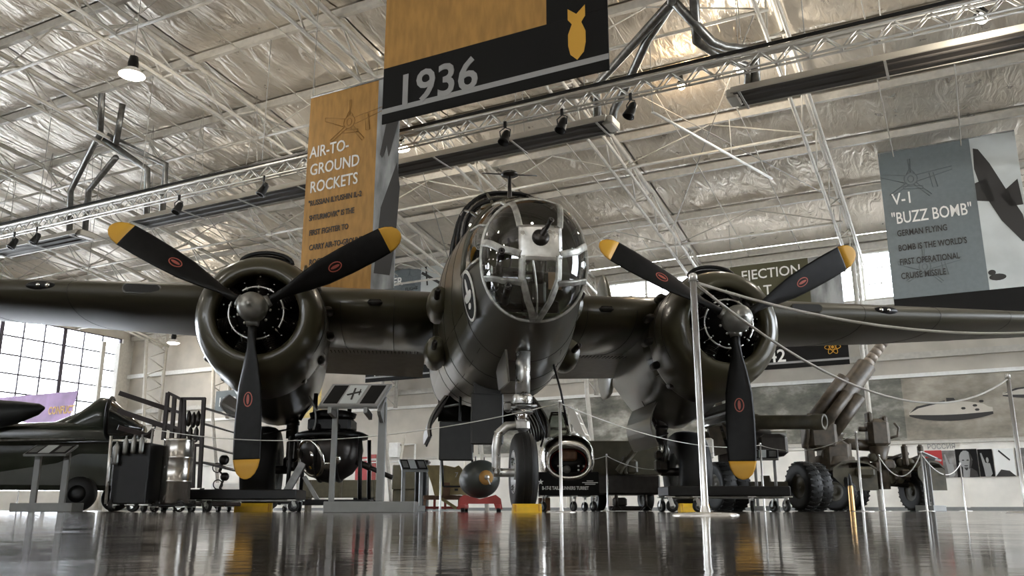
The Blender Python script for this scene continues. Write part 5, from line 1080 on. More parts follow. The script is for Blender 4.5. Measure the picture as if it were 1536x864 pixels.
# ---- silver tail gunner's turret on its black trolley
def tail_turret():
    Y = 13.6; g = G(856, Y); t = thing('tail_turret', 'polished silver tail gunner turret on a black lettered trolley', 'turret', g, 0)
    A, B_ = XP(808, 743, Y) - g, XP(898, 708, Y) - g
    MB().bbox(((A.x + B_.x) / 2, .02, (A.z + B_.z) / 2), (B_.x - A.x, .05, B_.z - A.z), .008).build('sign_board', 'bblack', t)
    MB().bbox(((A.x + B_.x) / 2, .7, A.z + .05), (B_.x - A.x - .06, 1.3, .1), .01).build('trolley_deck', 'black', t)
    text('B-17-E TAIL GUNNERS TURRET', .07, ((XP(813, 735, Y).x - g.x, -.008, XP(813, 734.5, Y).z - g.z), EX, EZ), 'bprint', t, width=XP(883, 735, Y).x - XP(813, 735, Y).x, bold=.002)
    for k, s_ in enumerate(('DONATED BY', 'WAR EAGLES', 'MUSEUM'))if False else []: pass
    m = MB()
    for k, w_ in enumerate((.10, .24, .16)): x = XP(885, 722, Y).x - g.x; m.box((x, -.008, XP(885, 721.5 + k * 2.4, Y).z), (w_, .004, .012))
    m.build('small_print', 'bprint', t, kind='stuff')
    m = MB(); q = XP(809, 723, Y) - g; m.prism([(.045 * math.cos(math.pi / 2 + k * math.pi / 5) * (1 if k % 2 == 0 else .42), .045 * math.sin(math.pi / 2 + k * math.pi / 5) * (1 if k % 2 == 0 else .42)) for k in range(10)], ((q.x + .02, -.006, q.z), EX, EZ), .005); m.build('star_mark', 'bprint', t)
    c = XP(853, 688, Y) - g; c = Vector((c.x, .1, c.z)); rings = []
    for y, w_, h_, dz in ((0.06, .28, .20, -.05), (-.01, .29, .21, -.05), (-.03, .32, .25, -.03), (0, .375, .335, 0), (.15, .41, .37, .01), (.5, .44, .42, .03), (1.0, .40, .42, .05), (1.6, .2, .3, .05)):
        rings.append([(c.x + w_ * math.copysign(abs(math.cos(a)) ** .85, math.cos(a)), y, c.z + dz + h_ * math.copysign(abs(math.sin(a)) ** .85, math.sin(a))) for a in [2 * math.pi * k / 36 for k in range(36)]])
    m = MB(); m.loft(rings, caps=False); sh = m.build('turret_shell', 'polish', t)
    m = MB(); m.lathe([(.001, 0), (1, 0), (1, .02), (.001, .02)], (0, 0, 0), (0, 1, 0), 28); m.v = [(c.x + x * .34, .12 + y, c.z - .05 + z * .27) for x, y, z in m.v]; m.build('dark_interior', 'red', sh)
    m = MB(); m.lathe([(.001, 0), (1, 0), (1, .02), (.001, .02)], (0, 0, 0), (0, 1, 0), 28); m.v = [(c.x + x * .27, .09 + y, c.z - .05 + z * .19) for x, y, z in m.v]; m.build('interior_back', 'black', sh)
    m = MB(); m.bbox((c.x, .05, c.z + .05), (.26, .1, .16), .03); m.build('seat_pad', 'wood', sh)
    m = MB(); m.lathe([(.001, -.04), (.06, -.03), (.065, .05)], (c.x - .03, .02, c.z - .16), (0, 1, 0), 18); m.build('gun_port', 'steel', sh)
    for dx, dz in ((-.16, -.11), (.15, -.11), (.23, -.11), (.15, -.17)): MB().ball((c.x + dx, .03, c.z + dz), .016, 8, 6).build('knob', 'bprint', sh)
    # glazed sighting cupola on top
    z0 = c.z + .34; zt = XP(838, 617, Y).z - g.z; x = XP(838, 617, Y).x - g.x
    fr = [(-.19, .1, z0), (.19, .1, z0), (.19, .55, z0 + .02), (-.19, .55, z0 + .02)]; ft = [(-.10, .2, zt), (.10, .2, zt), (.10, .5, zt), (-.10, .5, zt)]
    m = MB(); m.loft([[(x + a_[0], a_[1], a_[2]) for a_ in fr], [(x + a_[0], a_[1], a_[2]) for a_ in ft]], smooth=False); cu = m.build('cupola_glass', 'glass', t)
    for i in range(4):
        MB().tube([(x + fr[i][0], fr[i][1], fr[i][2]), (x + ft[i][0], ft[i][1], ft[i][2])], .016, 6).build('cupola_frame', 'polish', cu); j = (i + 1) % 4
        MB().tube([(x + ft[i][0], ft[i][1], ft[i][2]), (x + ft[j][0], ft[j][1], ft[j][2])], .014, 6).build('cupola_frame', 'black', cu)
        f = .35; P = [Vector(fr[q_]).lerp(Vector(ft[q_]), f) + Vector((x, 0, 0)) for q_ in (i, j)]; MB().tube(P, .012, 6).build('cupola_frame', 'polish', cu)
    for px in (816, 862, 892): caster(t, XP(px, 760, Y).x - g.x, .08, .075, A.z, .6)
    for px in (824, 888): caster(t, XP(px, 760, Y).x - g.x, 1.2, .075, A.z, .6)
    MB().bbox((XP(818, 755, Y).x - g.x, .5, A.z / 2 - .01), (.18, .3, A.z - .04), .01).build('wooden_block', 'wood', t)
tail_turret()
# rolling stairs behind the turret
t = thing('rolling_stairs', 'pale rolling stairs behind the silver tail turret', 'stairs', G(880, 19.5), -.25)
def PG(px, py, Y, g): p = XP(px, py, Y); return p - g
g = G(880, 19.5)
for s_ in (-.28, .28): MB().bar((-.35 + 0, s_ + .3, 2.25), (.55, s_ + .3, .05), .05, .18, (0, 0, 1)).build('stringer', 'offwhite', t)
for k in range(9): f = k / 8; MB().box((-.35 + .9 * (1 - f), .3, .2 + 1.95 * f), (.22, .56, .03)).build('step', 'offwhite', t)
MB().tube([(-.35, .02, 2.25), (-.35, .02, .05)], .03, 6).build('leg', 'offwhite', t); MB().tube([(-.35, .58, 2.25), (-.35, .58, .05)], .03, 6).build('leg', 'offwhite', t)
# ---- bomb on its red cradle
Y = 9.6; g = G(722, Y); t = thing('display_bomb', 'fat black bomb with an orange nose fuze facing the camera', 'bomb', (g.x, g.y, ZP(752, Y)), 0); zb = ZP(752, Y); c = XP(719, 717, Y); c = Vector((c.x - g.x, 0, c.z - zb)); r = .207
m = MB(); ax = Vector((.26, -1, .02)).normalized(); m.lathe([(.02, .30), (.06, .295), (.12, .26), (.17, .19), (.20, .10), (r * 1.0, 0), (r, -.1), (.17, -.35), (.10, -.5), (.05, -.55)], c + Vector((0, .3, 0)), ax, 36); bb = m.build('bomb_casing', mat('bomb_dark', (.035, .04, .035), .42, rvar=.1), t)
nz = c + Vector((0, .3, 0)) + ax * .27; MB().lathe([(.001, .045), (.055, .045), (.078, .02), (.082, -.02)], nz, ax, 24).build('fuze_ring', 'orange', t); MB().lathe([(.001, .08), (.025, .075), (.028, .03)], nz, ax, 14).build('fuze', 'alu', t)
m = MB(); m.bar(nz + ax * .07, nz + ax * .07 + Vector((.035, 0, -.075)), .014, .006, (0, 1, 0)); m.build('arming_vane', 'bprint', t)
m = MB(); m.torus(c + Vector((-.05, .2, r)), (1, 0, 0), .03, .006, 12, 6); m.torus(c + Vector((.04, .35, r)), (1, 0, 0), .03, .006, 12, 6); m.build('suspension_lug', 'gunmetal', t)
t = thing('bomb_cradle', 'low red wheeled cradle carrying the black bomb', 'cradle', g, 0); zt = ZP(742, Y)
for dy in (.12, .65):
    m = MB(); m.prism([(-.24, 0.03), (-.22, zt * .8), (-.17, zt), (-.10, zt - .02), (0, zt - .045), (.10, zt - .02), (.17, zt), (.22, zt * .8), (.24, .03), (.17, .03), (.15, zt * .5), (-.15, zt * .5), (-.17, .03)], ((-.02, dy, 0), EX, EZ), .05); m.build('saddle', 'red', t)
for x in (-.2, .18):
    MB().bbox((x, .4, .06), (.05, .8, .04), .005).build('side_rail', 'red', t)
    for y in (.05, .75): MB().lathe([(.001, -.02), (.035, -.02), (.035, .02), (.001, .02)], (x, y, .035), (1, 0, 0), 14).build('wheel', 'black', t)
# ---- tan bomb loader
Y = 15.0; g = G(690, Y); t = thing('bomb_loader', 'tan painted loader body marked 7 on a rust brown wheeled frame', 'loader', g, 0)
def pp(pts, Y, y0, th, name, mt, parent, g): m = MB(); P = [XP(px, py, Y) for px, py in pts]; m.prism([(p.x - g.x, p.z) for p in P], ((0, y0 + th, 0), EX, EZ), th); return m.build(name, mt, parent)
pp([(638, 698), (668, 698), (682, 701), (688, 698), (700, 712), (700, 746), (690, 741), (652, 744), (648, 728)], Y, 0, .5, 'side_panel', 'tan', t, g)
text('7', .12, ((XP(682, 716, Y).x - g.x, -.008, XP(682, 716, Y).z), EX, EZ), 'bprint', t)
pp([(682, 733), (687, 733), (687, 736), (682, 736)], Y, -.02, .02, 'handle', 'black', t, g)
pp([(666, 724), (675, 724), (675, 744), (664, 744)], Y, -.06, .05, 'bracket', 'wood', t, g)
m = MB(); L = [XP(x, 746, Y) - g for x in (634, 702)]; m.bbox(((L[0].x + L[1].x) / 2, .1, L[0].z), (L[1].x - L[0].x, .06, .07), .01); m.bbox(((L[0].x + L[1].x) / 2, .5, L[0].z), (L[1].x - L[0].x, .06, .07), .01); m.build('frame_beam', 'wood', t)
for x in (636, 651, 667, 688, 700):
    X = XP(x, 760, Y).x - g.x; MB().bbox((X, .1, L[0].z / 2 + .02), (.04, .04, L[0].z - .02), .004).build('leg', 'red' if x in (651, 667) else 'wood', t)
m = MB(); m.bar((XP(662, 748, Y).x - g.x, .05, XP(662, 748, Y).z), (XP(684, 765, Y).x - g.x, .05, .05), .05, .04, (0, 1, 0)); m.build('strut', 'tan', t)
MB().bbox((XP(667, 763, Y).x - g.x, .1, .06), (.7, .03, .04), .004).build('cross_bar', 'red', t)
t = thing('black_crate', 'tall black crate between the small information stand and the tan loader', 'crate', G(630, 15.8)); MB().bbox((0, .2, .42), (.22, .4, .84), .02).build('body', 'black', t); MB().bbox((0, .2, .86), (.26, .44, .04), .01).build('lid', 'gunmetal', t)
# ---- gas bottle cart
Y = 9.4; g = G(205, Y); t = thing('bottle_cart', 'black wheeled cart with small gas bottles hung along its top, left of the metal drum', 'cart', g, 0)
box_on(t, 163, 226, 664, 756, Y, .5, g, 'cabinet', 'black')
Z0 = ZP(756, Y)
for i, (px, r_, l_, py) in enumerate(((176, .036, .25, 668), (190, .027, .2, 664), (202, .027, .2, 662), (214, .027, .2, 662))):
    q = XP(px, py + 30 * (l_ / .25) * .8, Y) - g; MB().lathe([(.001, 0), (r_ * .8, .005), (r_, .03), (r_, l_ * .72), (r_ * .5, l_ * .86), (r_ * .3, l_ * .9), (r_ * .3, l_), (.001, l_)], (q.x, -.05, q.z - (.04 if i == 0 else 0)), n=16).build('gas_bottle', 'steel', t)
m = MB(); a_, b_ = XP(170, 661, Y) - g, XP(222, 661, Y) - g; m.tube([(a_.x, -.03, a_.z), (b_.x, -.03, b_.z)], .012, 6); m.build('light_rail', 'glow_white' if False else 'bprint', t)
for px in (166, 193, 214): caster(t, XP(px, 762, Y).x - g.x, .05, .065, Z0, .4 + px)
m = MB(); a_, b_ = G(161, Y) - g, XP(172, 655, Y) - g; m.tube([(a_.x + .01, -.08, Z0), (b_.x, -.08, b_.z)], .017, 8); m.build('corner_rail', 'alu', t)
Y = 9.5; g = G(250, Y); t = thing('metal_drum', 'shiny scuffed metal drum standing on a caster base right of the bottle cart', 'drum', g, 0)
zb, zt = ZP(756, Y), ZP(657, Y); cx = 0.0
MB().lathe([(.15, 0), (.158, .01), (.158, .23), (.165, .24), (.158, .25), (.158, .48), (.165, .49), (.158, .5), (.158, zt - zb - .02), (.163, zt - zb), (.15, zt - zb), (.001, zt - zb - .01)], (cx, .18, zb), n=40).build('drum_body', mat('drum_metal', (.42, .40, .37), .22, .9, noise_amt=.18, nscale=3, stretch=(1, 1, .25), bump=.04, bscale=5), t)
MB().bbox((cx, .18, zb - .015), (.36, .36, .03), .01).build('base_plate', 'black', t)
for x in (-.14, .13): caster(t, x, .05, .06, zb - .02, 1.2 + x); caster(t, x, .3, .06, zb - .02, .3)
# ---- tall bomb rack
Y = 11.2; g = G(262, Y); t = thing('bomb_rack', 'dark brown tall rack frame with long arms and shelves behind the metal drum', 'rack', g, 0)
def beam(a_, b_, w_=.04, y0=0, y1=None, name='bar', mt='rust'):
    P, Q = XP(*a_, Y) - g, XP(*b_, Y) - g; m = MB(); m.bar((P.x, y0, P.z), (Q.x, y0 if y1 is None else y1, Q.z), w_, w_, (0, 1, 0)); return m.build(name, mt, t)
M['rust'] = mat('rack_brown', (.018, .011, .010), .55, noise_amt=.3)
for a_, b_ in (((252, 589), (245, 660)), ((262, 595), (257, 662)), ((273, 600), (268, 664)), ((306, 597), (299, 732)), ((276, 600), (276, 732)), ((291, 670), (289, 732))): beam(a_, b_, .045, 0, name='upright')
for a_, b_ in (((252, 589), (276, 601)), ((250, 612), (273, 620)), ((247, 636), (272, 644)), ((272, 598), (308, 598)), ((272, 668), (300, 668)), ((270, 693), (302, 695))): beam(a_, b_, .035, 0, name='rail')
for a_, b_ in (((184, 591), (252, 614)), ((182, 617), (300, 658)), ((182, 642), (225, 655))): beam(a_, b_, .06, -.1, .1, name='arm')
m = MB(); m.tube([(p - g).to_tuple() for p in [XP(213, 654, Y), XP(222, 652, Y), XP(229, 645, Y), XP(233, 634, Y)]], .025, 6); m.build('hook', 'rust', t)
for py, x0, x1 in ((616, 306, 346), (640, 306, 346), (672, 300, 345), (697, 300, 345)):
    P, Q = XP(x0, py - 6, Y) - g, XP(x1 + 4, py + 8, Y) - g; m = MB(); m.add([(P.x, 0, P.z), (P.x, .5, P.z), (Q.x, .5, Q.z), (Q.x, 0, Q.z), (P.x, 0, P.z - .03), (P.x, .5, P.z - .03), (Q.x, .5, Q.z - .015), (Q.x, 0, Q.z - .015)], [(0, 1, 2, 3), (4, 7, 6, 5), (0, 4, 5, 1), (1, 5, 6, 2), (2, 6, 7, 3), (3, 7, 4, 0)], False); m.build('shelf', 'gunmetal', t)
for px, py in ((281, 628), (288, 630), (295, 628), (283, 652), (292, 652)):
    q = XP(px, py, Y) - g; MB().lathe([(.001, -.1), (.025, -.08), (.03, -.03), (.03, .06), (.012, .1), (.001, .11)], (q.x, .05, q.z), n=10).build('canister', 'gunmetal', t)
m = MB(); q0 = XP(300, 756, Y) - g; m.bbox((.22, .2, q0.z), (.9, .6, .05), .01); m.build('rack_base', 'rust', t); beam((276, 732), (276, 757), .045, .1, name='upright'); beam((299, 732), (299, 757), .045, .1, name='upright')
for x in (-.15, .55): caster(t, x, .0, .05, q0.z - .02, .6); caster(t, x, .4, .05, q0.z - .02, .6)
for px, py, sc_ in ((336, 690, .07), (337, 715, .06), (325, 738, .05), (310, 740, .05)):
    Yq = 11.6; q = XP(px, py, Yq) - g; m = MB(); m.tube([q, q + Vector((-.05, 0, -.14)), q + Vector((.03, 0, -.22)), q + Vector((-.02, .05, -.30))], .015, 6); m.ball(q, sc_, 8, 6); m.torus(q + Vector((-.08, 0, -.1)), (0, 1, .2), .06, .008, 14, 5); m.build('mechanism', 'gunmetal', t)
# ---- green fighter at the left
def fighter():
    Y = 14.5; g = G(100, Y); t = thing('green_fighter', 'dark glossy green fighter aircraft with a clear domed nose at the left edge', 'aircraft', g, R(14))
    m = MB(); rings = []
    cz = 1.28
    for x, hw, h0, h1 in ((1.0, .20, .20, .15), (.92, .36, .38, .20), (.5, .48, .55, .26), (-.2, .58, .70, .20), (-1.2, .65, .80, .12), (-2.4, .66, .82, .10), (-4.5, .6, .7, .3), (-7, .35, .4, .3)):
        rings.append([(x, .4 + hw * math.copysign(abs(math.cos(a)) ** .8, math.cos(a)), cz - .02 + (h1 if math.sin(a) > 0 else h0 * 1.15) * math.copysign(abs(math.sin(a)) ** .8, math.sin(a))) for a in [2 * math.pi * k / 32 for k in range(32)]])
    m.loft(rings); fu = m.build('fuselage', 'fighter', t)
    m = MB(); c = Vector((.50, -.05, 1.50)); rg = []
    for f in range(9): a = f / 8 * 1.45; rg.append([c + Vector((.46 * math.sin(a) * 1.1 * f / 8, .0, -.16 * f / 8)) + Vector((0, .34 * math.cos(a) * math.cos(q), .34 * math.cos(a) * math.sin(q))) for q in [2 * math.pi * k / 24 for k in range(24)]])
    m.loft(rg, caps=False); m.build('nose_dome', 'gdome', t)
    MB().torus(c, (1, 0, 0), .33, .035, 28, 8).build('dome_ring', 'black', t)
    m = MB(); m.loft([[(x, .2 + hw * math.copysign(abs(math.cos(a)) ** .8, math.cos(a)), zc + h * math.sin(a)) for a in [2 * math.pi * k / 20 for k in range(20)]] for x, hw, zc, h in ((.50, .34, 1.50, .33), (.3, .33, 1.54, .33), (0, .28, 1.38, .24), (-.45, .2, 1.28, .12))]); m.build('nose_housing', 'fighter', t)
    # wing panel in front with its chine highlight modelled as a pale strip, running to the left toward the camera
    m = MB(); m.loft([[(.7, -.15, 1.12), (.7, .5, 1.30), (.7, .7, 1.2), (.7, .4, 1.04)], [(-1.5, -.75, 1.02), (-1.5, .3, 1.28), (-1.5, .6, 1.2), (-1.5, .2, .98)], [(-4, -1.3, .98), (-4, -.1, 1.3), (-4, .5, 1.2), (-4, 0, .9)]], smooth=True); m.build('wing_root', 'fighter', t)
    MB().tube([(.2, -.30, 1.135), (-1.5, -.77, 1.03), (-3.8, -1.28, .985)], .016, 6).build('chine_highlight', 'frame', t)
    m = MB(); rg = []
    for x, r_, z in ((-.42, .02, 1.60), (-.5, .09, 1.58), (-.8, .18, 1.52), (-1.3, .27, 1.45), (-2.6, .34, 1.4), (-4.5, .34, 1.4)): rg.append([(x, -.4 + r_ * math.cos(a), z + r_ * math.sin(a)) for a in [2 * math.pi * k / 24 for k in range(24)]])
    m.loft(rg); m.build('engine_pod', 'fighter_u', t)
    m = MB(); m.loft([[(.55, -.05, z0_), (.55, .8, z0_), (.5, .8, z1_), (.5, -.05, z1_)] for z0_, z1_ in ((.98, .98),)] + [[(-4, -.9, .98), (-4, .8, .98), (-4, .8, .97), (-4, -.9, .97)]]) if False else None
    MB().bbox((-1.6, .35, .66), (4.6, .9, .66), .08).build('belly_fairing', 'fighter', t)
    for x, y, r_ in ((.2, -.25, .27), (-1.2, -.35, .22), (.62, .5, .22)):
        m = MB(); m.lathe([(r_ * .5, -.10), (r_ * .9, -.1), (r_, -.05), (r_, .05), (r_ * .9, .1), (r_ * .5, .1)], (x, y, r_), (.1, 1, 0), 28); wl = m.build('tyre', 'rubber', t); MB().lathe([(.001, -.06), (r_ * .52, -.08), (r_ * .52, .08), (.001, .06)], (x, y, r_), (.1, 1, 0), 20).build('wheel_hub', 'black', wl)
        MB().tube([(x, y + .05, r_), (x - .1, y + .3, .7)], .04, 8).build('landing_gear_leg', 'gunmetal', t)
M['gdome'] = mat('dark_dome', (.03, .035, .035), .08, coat=1)
fighter()
# ---- howitzer
Y = 14.6; g = G(1150, Y)
def XG(px, py, yy=None): return XP(px, py, Y if yy is None else yy) - g
def tyre(parent, c, r, w_, ax=(1, .25, 0), hubm='army', lugs=True):
    c = Vector(c); ax = Vector(ax).normalized(); m = MB(); m.lathe([(r * .5, -w_ * .42), (r * .8, -w_ * .52), (r * .95, -w_ * .45), (r, -w_ * .25), (r, w_ * .25), (r * .95, w_ * .45), (r * .8, w_ * .52), (r * .5, w_ * .42)], c, ax, 36); ty_ = m.build('tyre', 'rubber', parent)
    MB().lathe([(.001, -w_ * .25), (r * .15, -w_ * .36), (r * .2, -w_ * .22), (r * .4, -w_ * .25), (r * .52, -w_ * .42), (r * .52, w_ * .42), (r * .4, w_ * .25), (.001, w_ * .25)], c, ax, 24).build('wheel_disc', hubm, ty_)
    if lugs:
        m = MB(); b_ = ax.cross(Vector((0, 0, 1))).normalized()
        for k in range(26):
            a = 2 * math.pi * k / 26; d = b_ * math.cos(a) + Vector((0, 0, 1)) * math.sin(a); tn = ax.cross(d)
            for s_ in (-1, 1): m.bar(c + d * (r * 1.0) + ax * s_ * w_ * .06 + tn * .012, c + d * (r * .985) + ax * s_ * w_ * .46 - tn * .012, r * .08, r * .035, d)
        m.build('tread_lugs', 'rubber', ty_, kind='stuff')
    return ty_
t = thing('howitzer', 'army green towed howitzer with a long level barrel right of the right propeller', 'artillery', g, 0)
m = MB(); a_, b_ = XG(1060, 634, Y + .4), XG(1237, 633, Y - 1.0); d = (b_ - a_).normalized(); L = (b_ - a_).length
m.lathe([(.11, 0), (.11, L * .35), (.145, L * .36), (.145, L * .45), (.115, L * .47), (.112, L * .9), (.125, L * .91), (.125, L), (.08, L), (.075, L - .25), (.001, L - .25)], a_, d, 24); m.build('barrel', 'army', t)
m = MB(); q = XG(1152, 668); m.bbox((q.x + .05, .1, q.z), (.5, .5, .36), .06); m.lathe([(.16, -.2), (.16, .2)], (q.x - .15, .05, q.z + .1), (1, 0, 0), 16, caps=True); m.build('cradle', 'gunmetal', t)
q0, q1 = XG(1060, 652), XG(1180, 652); m = MB(); m.tube([(q0.x, .2, q0.z), (q1.x, .05, q1.z)], .07, 12); m.build('recoil_cylinder', 'army', t)
for px, yy in ((1082, .1), (1112, .5), (1206, .0), (1232, .35)):
    q = XG(px, 733); tyre(t, (q.x, yy, .395), .395, .24)
m = MB(); m.bar((-1.0, .3, .42), (1.0, .3, .42), .12, .12, (0, 0, 1)); m.build('axle', 'army', t)
m = MB(); m.bar((.1, .3, .5), (.6, 1.8, .3), .14, .16); m.bar((-.3, .3, .5), (-.8, 1.8, .3), .14, .16); m.build('trail', 'army', t)
m = MB(); q = XG(1078, 600); m.bar((q.x, .1, q.z), (q.x + .25, .1, q.z - .9), .12, .05, (0, 1, 0)); q = XG(1072, 640); m.bar((q.x, .12, q.z), (q.x + .1, .12, q.z - .45), .2, .1, (0, 1, 0)); m.build('shield_bracket', 'brown', t)
MB().bbox(tuple(XG(1063, 673)), (.14, .2, .34), .03).build('sight_box', 'offwhite', t)
MB().bbox((XG(1092, 655).x, .25, XG(1092, 655).z), (.25, .06, .9), .02).build('gun_shield', 'gunmetal', t)
# ---- anti-aircraft gun on its cruciform carriage
Y = 17.0; g = G(1290, Y); t = thing('anti_aircraft_gun', 'tall brown anti-aircraft gun with its barrel raised to the upper right', 'artillery', g, 0)
P0_, P1_, P2_, P3_ = XG(1215, 655, Y), XG(1275, 560, Y), XG(1300, 544, Y), XG(1332, 478, Y)
a_ = XG(1224, 650, Y); b_ = XG(1301, 546, Y); d = (b_ - a_).normalized(); L = (b_ - a_).length
m = MB(); m.lathe([(.22, 0), (.22, L * .2), (.19, L * .22), (.19, L * .98), (.15, L), (.001, L)], a_, d, 18); m.build('recuperator_sleeve', 'brown', t)
L2 = (XG(1335, 478, Y) - b_).length; m = MB(); prof = []
for k in range(9): prof += [(.115 - .004 * k, L2 * k / 8), (.100 - .004 * k, L2 * (k + .08) / 8), (.112 - .004 * k, L2 * (k + .12) / 8)]
m.lathe(prof, b_ - d * .05, d, 16, caps=True); m.build('barrel', 'tanbrown', t) if 'tanbrown' in M else m.build('barrel', mat('barrel_worn', (.24, .20, .16), .5, noise_amt=.3), t)
for off, c0, c1, rr in ((Vector((-.21, -.1, .10)), .0, .72, .12), (Vector((.19, -.1, -.12)), .1, .60, .13), (Vector((-.02, -.22, .0)), .05, .55, .11)):
    m = MB(); m.tube([a_ + off + d * L * c0, a_ + off + d * L * c1], rr, 12); m.build('recoil_cylinder', 'brown', t)
m = MB(); q = a_; m.bbox((q.x + .05, .0, q.z - .05), (.55, .6, .55), .08); m.bbox((q.x + .3, .0, q.z - .45), (.5, .55, .6), .08); m.tube([(q.x - .3, -.2, q.z - .3), (q.x - .15, -.2, q.z + .35)], .06, 8); m.build('breech', 'brown', t)
m = MB(); q0 = XG(1252, 690); m.lathe([(.42, 0), (.40, .15), (.25, .2), (.22, .55), (.3, .6), (.001, .62)], (q0.x, .1, q0.z - .1), n=24); m.build('pedestal', 'brown', t)
m = MB(); q = XG(1212, 680); m.bbox((q.x, -.1, q.z), (.16, .16, 1.0), .03); q = XG(1227, 668); m.ball((q.x, -.2, q.z), .1, 12, 8); m.torus((q.x + .15, -.2, q.z - .2), (.2, 1, 0), .15, .02, 20, 6); m.build('handwheel_post', 'brown', t)
q = XG(1316, 650); m = MB(); m.bbox((q.x, 0, q.z), (.42, .3, .55), .08); m.bbox((q.x - .14, 0, q.z + .30), (.1, .2, .22), .03); m.bbox((q.x + .14, 0, q.z + .25), (.1, .2, .16), .03); m.lathe([(.2, 0), (.12, -.25), (.14, -.8)], (q.x, 0, q.z - .25), n=16, caps=True); m.tube([(q.x + .2, 0, q.z - .1), (q.x + .38, 0, q.z - .05), (q.x + .42, 0, q.z + .1), (q.x + .34, 0, q.z + .2)], .025, 8); m.tube([(q.x - .35, 0, q.z + .08), (q.x - .2, 0, q.z + .08)], .05, 10); m.build('fuze_setter', 'brown', t)
m = MB(); a2, b2 = XG(1255, 664), XG(1312, 668); m.tube([(a2.x, .1, a2.z), (b2.x, .1, b2.z)], .11, 12); m.build('leveling_tube', 'brown', t)
# carriage
zc = XG(1300, 708).z
MB().bbox((.35, .25, zc + .02), (2.2, .5, .30), .05).build('carriage_beam', 'army', t); MB().bbox((.0, .6, zc - .02), (.35, 2.2, .2), .05).build('cross_beam', 'army', t)
for px0, px1 in ((1238, 1302), (1362, 1402)):
    q0, q1 = XG(px0, 700), XG(px1, 700); zt = XG(1270, 692).z; w_ = q1.x - q0.x; xm = (q0.x + q1.x) / 2
    m = MB(); m.loft([[(xm + (w_ / 2) * f, y, zt - .14 * abs(f) ** 3) for f in (-1, -.6, -.2, .2, .6, 1)] + [(xm + (w_ / 2) * f, y, zt - .14 * abs(f) ** 3 - .04) for f in (1, .6, .2, -.2, -.6, -1)] for y in (-.4, .5)], smooth=False); m.build('mudguard', 'army', t)
    m = MB(); m.prism([(xm - w_ / 2, zt - .14), (xm + w_ / 2, zt - .14), (xm + w_ / 2, zt - .55), (xm - w_ * .2, zt - .55), (xm - w_ / 2, zt - .3)], ((0, -.36, 0), EX, EZ), .03); m.build('mudguard_skirt', 'army', t)
for px, yy in ((1252, -.15), (1284, .3), (1372, .0), (1390, .45)):
    q = XG(px, 740); tyre(t, (q.x, yy, .36), .36, .22, (1, .8, 0) if px < 1300 else (1, .2, 0), 'army')
random.seed(3)
for k in range(34):
    q = XG(1300 + (k * 4.6) % 84, 690 + random.uniform(-4, 14) + (18 if k > 18 else 0)); nm = 'carriage_fitting'
    if k % 3 == 0: MB().bbox((q.x, random.uniform(-.2, .4), q.z), (random.uniform(.1, .3), .2, random.uniform(.06, .2)), .03).build(nm, 'brown', t)
    elif k % 3 == 1: MB().tube([(q.x - .2, 0, q.z - .05), (q.x + .25, .1, q.z + random.uniform(-.1, .12))], .04, 8).build(nm, 'gunmetal', t)
    else: MB().lathe([(.001, -.08), (.08, -.08), (.09, .08), (.001, .08)], (q.x, 0, q.z), (.3, 1, .1), 12).build(nm, 'army', t)
for px, py in ((1244, 690), (1270, 668), (1354, 672), (1378, 672)):
    q = XG(px, py + 12); MB().bbox((q.x, -.1, q.z), (.11, .12, .42), .04).build('jack_arm', 'brown', t)
t = thing('artillery_shell', 'brass cased shell standing upright in front of the gun carriage', 'shell', G(1279, 16.0)); zt = ZP(709, 16.0)
MB().lathe([(.001, 0), (.055, 0), (.05, .02), (.045, zt * .62), (.038, zt * .66)], (0, 0, 0), n=18).build('brass_case', mat('brass', (.45, .28, .12), .3, .9), t)
MB().lathe([(.038, zt * .66), (.038, zt * .74), (.03, zt * .88), (.001, zt)], (0, 0, 0), n=18).build('projectile', 'black', t)
# ---- olive mortar carrier between turret and right wheel
Y = 16.0; g = G(930, Y); t = thing('olive_box_trailer', 'flat sided olive box trailer with a short mortar tube, behind the silver tail turret', 'trailer', g, 0)
box_on(t, 884, 990, 661, 712, Y, .12, g, 'side_board', 'army2', .01) if False else None
M['army2'] = mat('olive_board', (.075, .067, .04), .6, noise_amt=.12)
box_on(t, 884, 990, 661, 712, Y + .2, .1, g, 'side_board', 'army2', .01); box_on(t, 880, 990, 712, 742, Y, 1.2, g, 'chassis', 'gunmetal', .03)
a_, b_ = XG(928, 708, Y), XG(967, 655, Y); d = Vector((b_.x - a_.x, -.1, b_.z - a_.z)).normalized(); L = (b_ - a_).length; a_ = Vector((a_.x, .05, a_.z))
MB().lathe([(.07, 0), (.07, L * .3), (.055, L * .32), (.055, L * .84), (.085, L * .86), (.085, L), (.055, L), (.05, L - .1), (.001, L - .1)], a_, d, 18).build('mortar_tube', 'army', t)
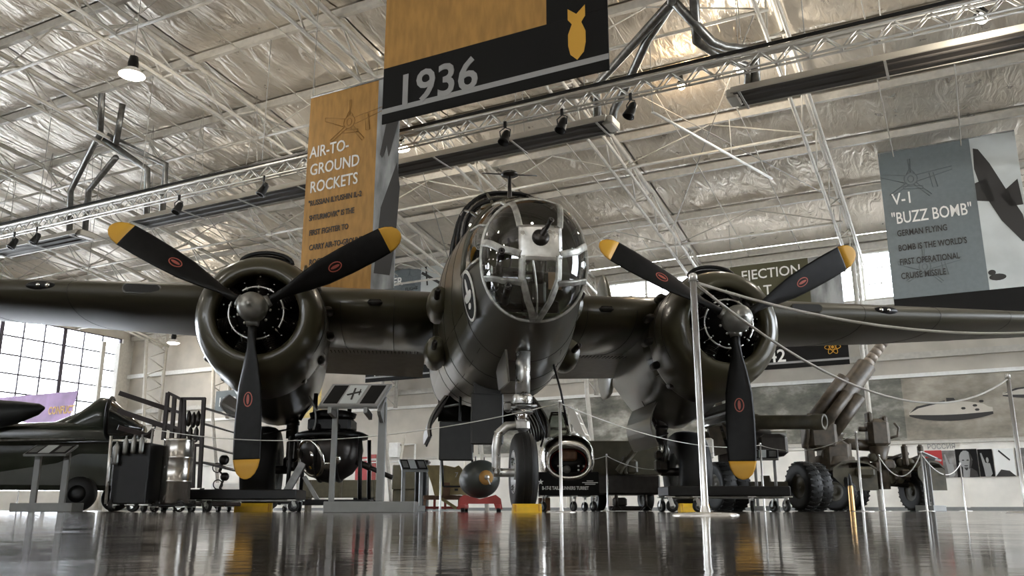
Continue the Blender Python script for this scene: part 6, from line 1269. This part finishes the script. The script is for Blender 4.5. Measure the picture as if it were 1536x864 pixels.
m = MB(); q = XG(948, 700); m.bbox((q.x, .08, q.z), (.22, .2, .26), .04); m.bbox((q.x - .12, .05, q.z + .02), (.1, .14, .34), .03); m.tube([(q.x - .25, 0, q.z - .1), (q.x - .05, 0, q.z + .15)], .03, 8); m.build('mortar_mount', 'army', t)
for px in (902, 975):
    q = XG(px, 750); tyre(t, (q.x, .5, .22), .22, .16, (1, .3, 0), 'army', False)
for px in (925, 969):
    q = XG(px, 768); zt = ZP(742, Y); m = MB(); m.tube([(q.x, 0, zt), (q.x, 0, .08)], .03, 8); m.tube([(q.x, 0, .12), (q.x - .1, 0, 0.01)], .015, 5); m.tube([(q.x, 0, .12), (q.x + .1, 0, 0.01)], .015, 5); m.build('jack_stand', 'gunmetal', t)
m = MB(); q = XG(940, 762); m.bbox((q.x, .2, .05), (.6, .3, .08), .02); m.bbox((q.x - .1, .2, .16), (.25, .2, .16), .03); m.build('tow_gear', 'gunmetal', t)
# low benches and partitions near the far wall
t = thing('olive_crate', 'long low olive crate near the far wall behind the ball turret', 'crate', G(510, 26)); MB().bbox((0, .3, .62), (2.3, .6, .5), .02).build('body', 'army2', t)
for x in (-.9, 0, .9): MB().bbox((x, -.01, .62), (.06, .04, .5), .005).build('batten', 'army', t); 
for x in (-1.0, 1.0): MB().bbox((x, .3, .19), (.1, .5, .38), .01).build('leg', 'army', t)
t = thing('olive_crate', 'low olive crate with rope handles between the grey stand and the tan loader', 'crate', G(606, 26)); MB().bbox((0, .3, .95), (.75, .6, .7), .02).build('body', 'army2', t); MB().bbox((0, .3, .3), (.7, .5, .6), .02).build('support', 'army', t)
t = thing('white_cabinet', 'low white cabinet near the far wall seen under the left dolly', 'cabinet', G(352 + 5, 24)); MB().bbox((0, .3, .38), (1.6, .5, .7), .02).build('body', 'white', t); MB().bbox((0, .04, .38), (.02, .02, .66), .004).build('door_gap', 'grey', t)
t = thing('white_pole', 'long white pole leaning against the far wall behind the large information stand', 'pole', G(593, 28)); a_, b_ = XP(593, 720, 28) , XP(607, 653, 29); m = MB(); g = G(593, 28); m.tube([(-.1, 0, 0), b_ - g], .04, 6); m.build('pole', 'truss', t)
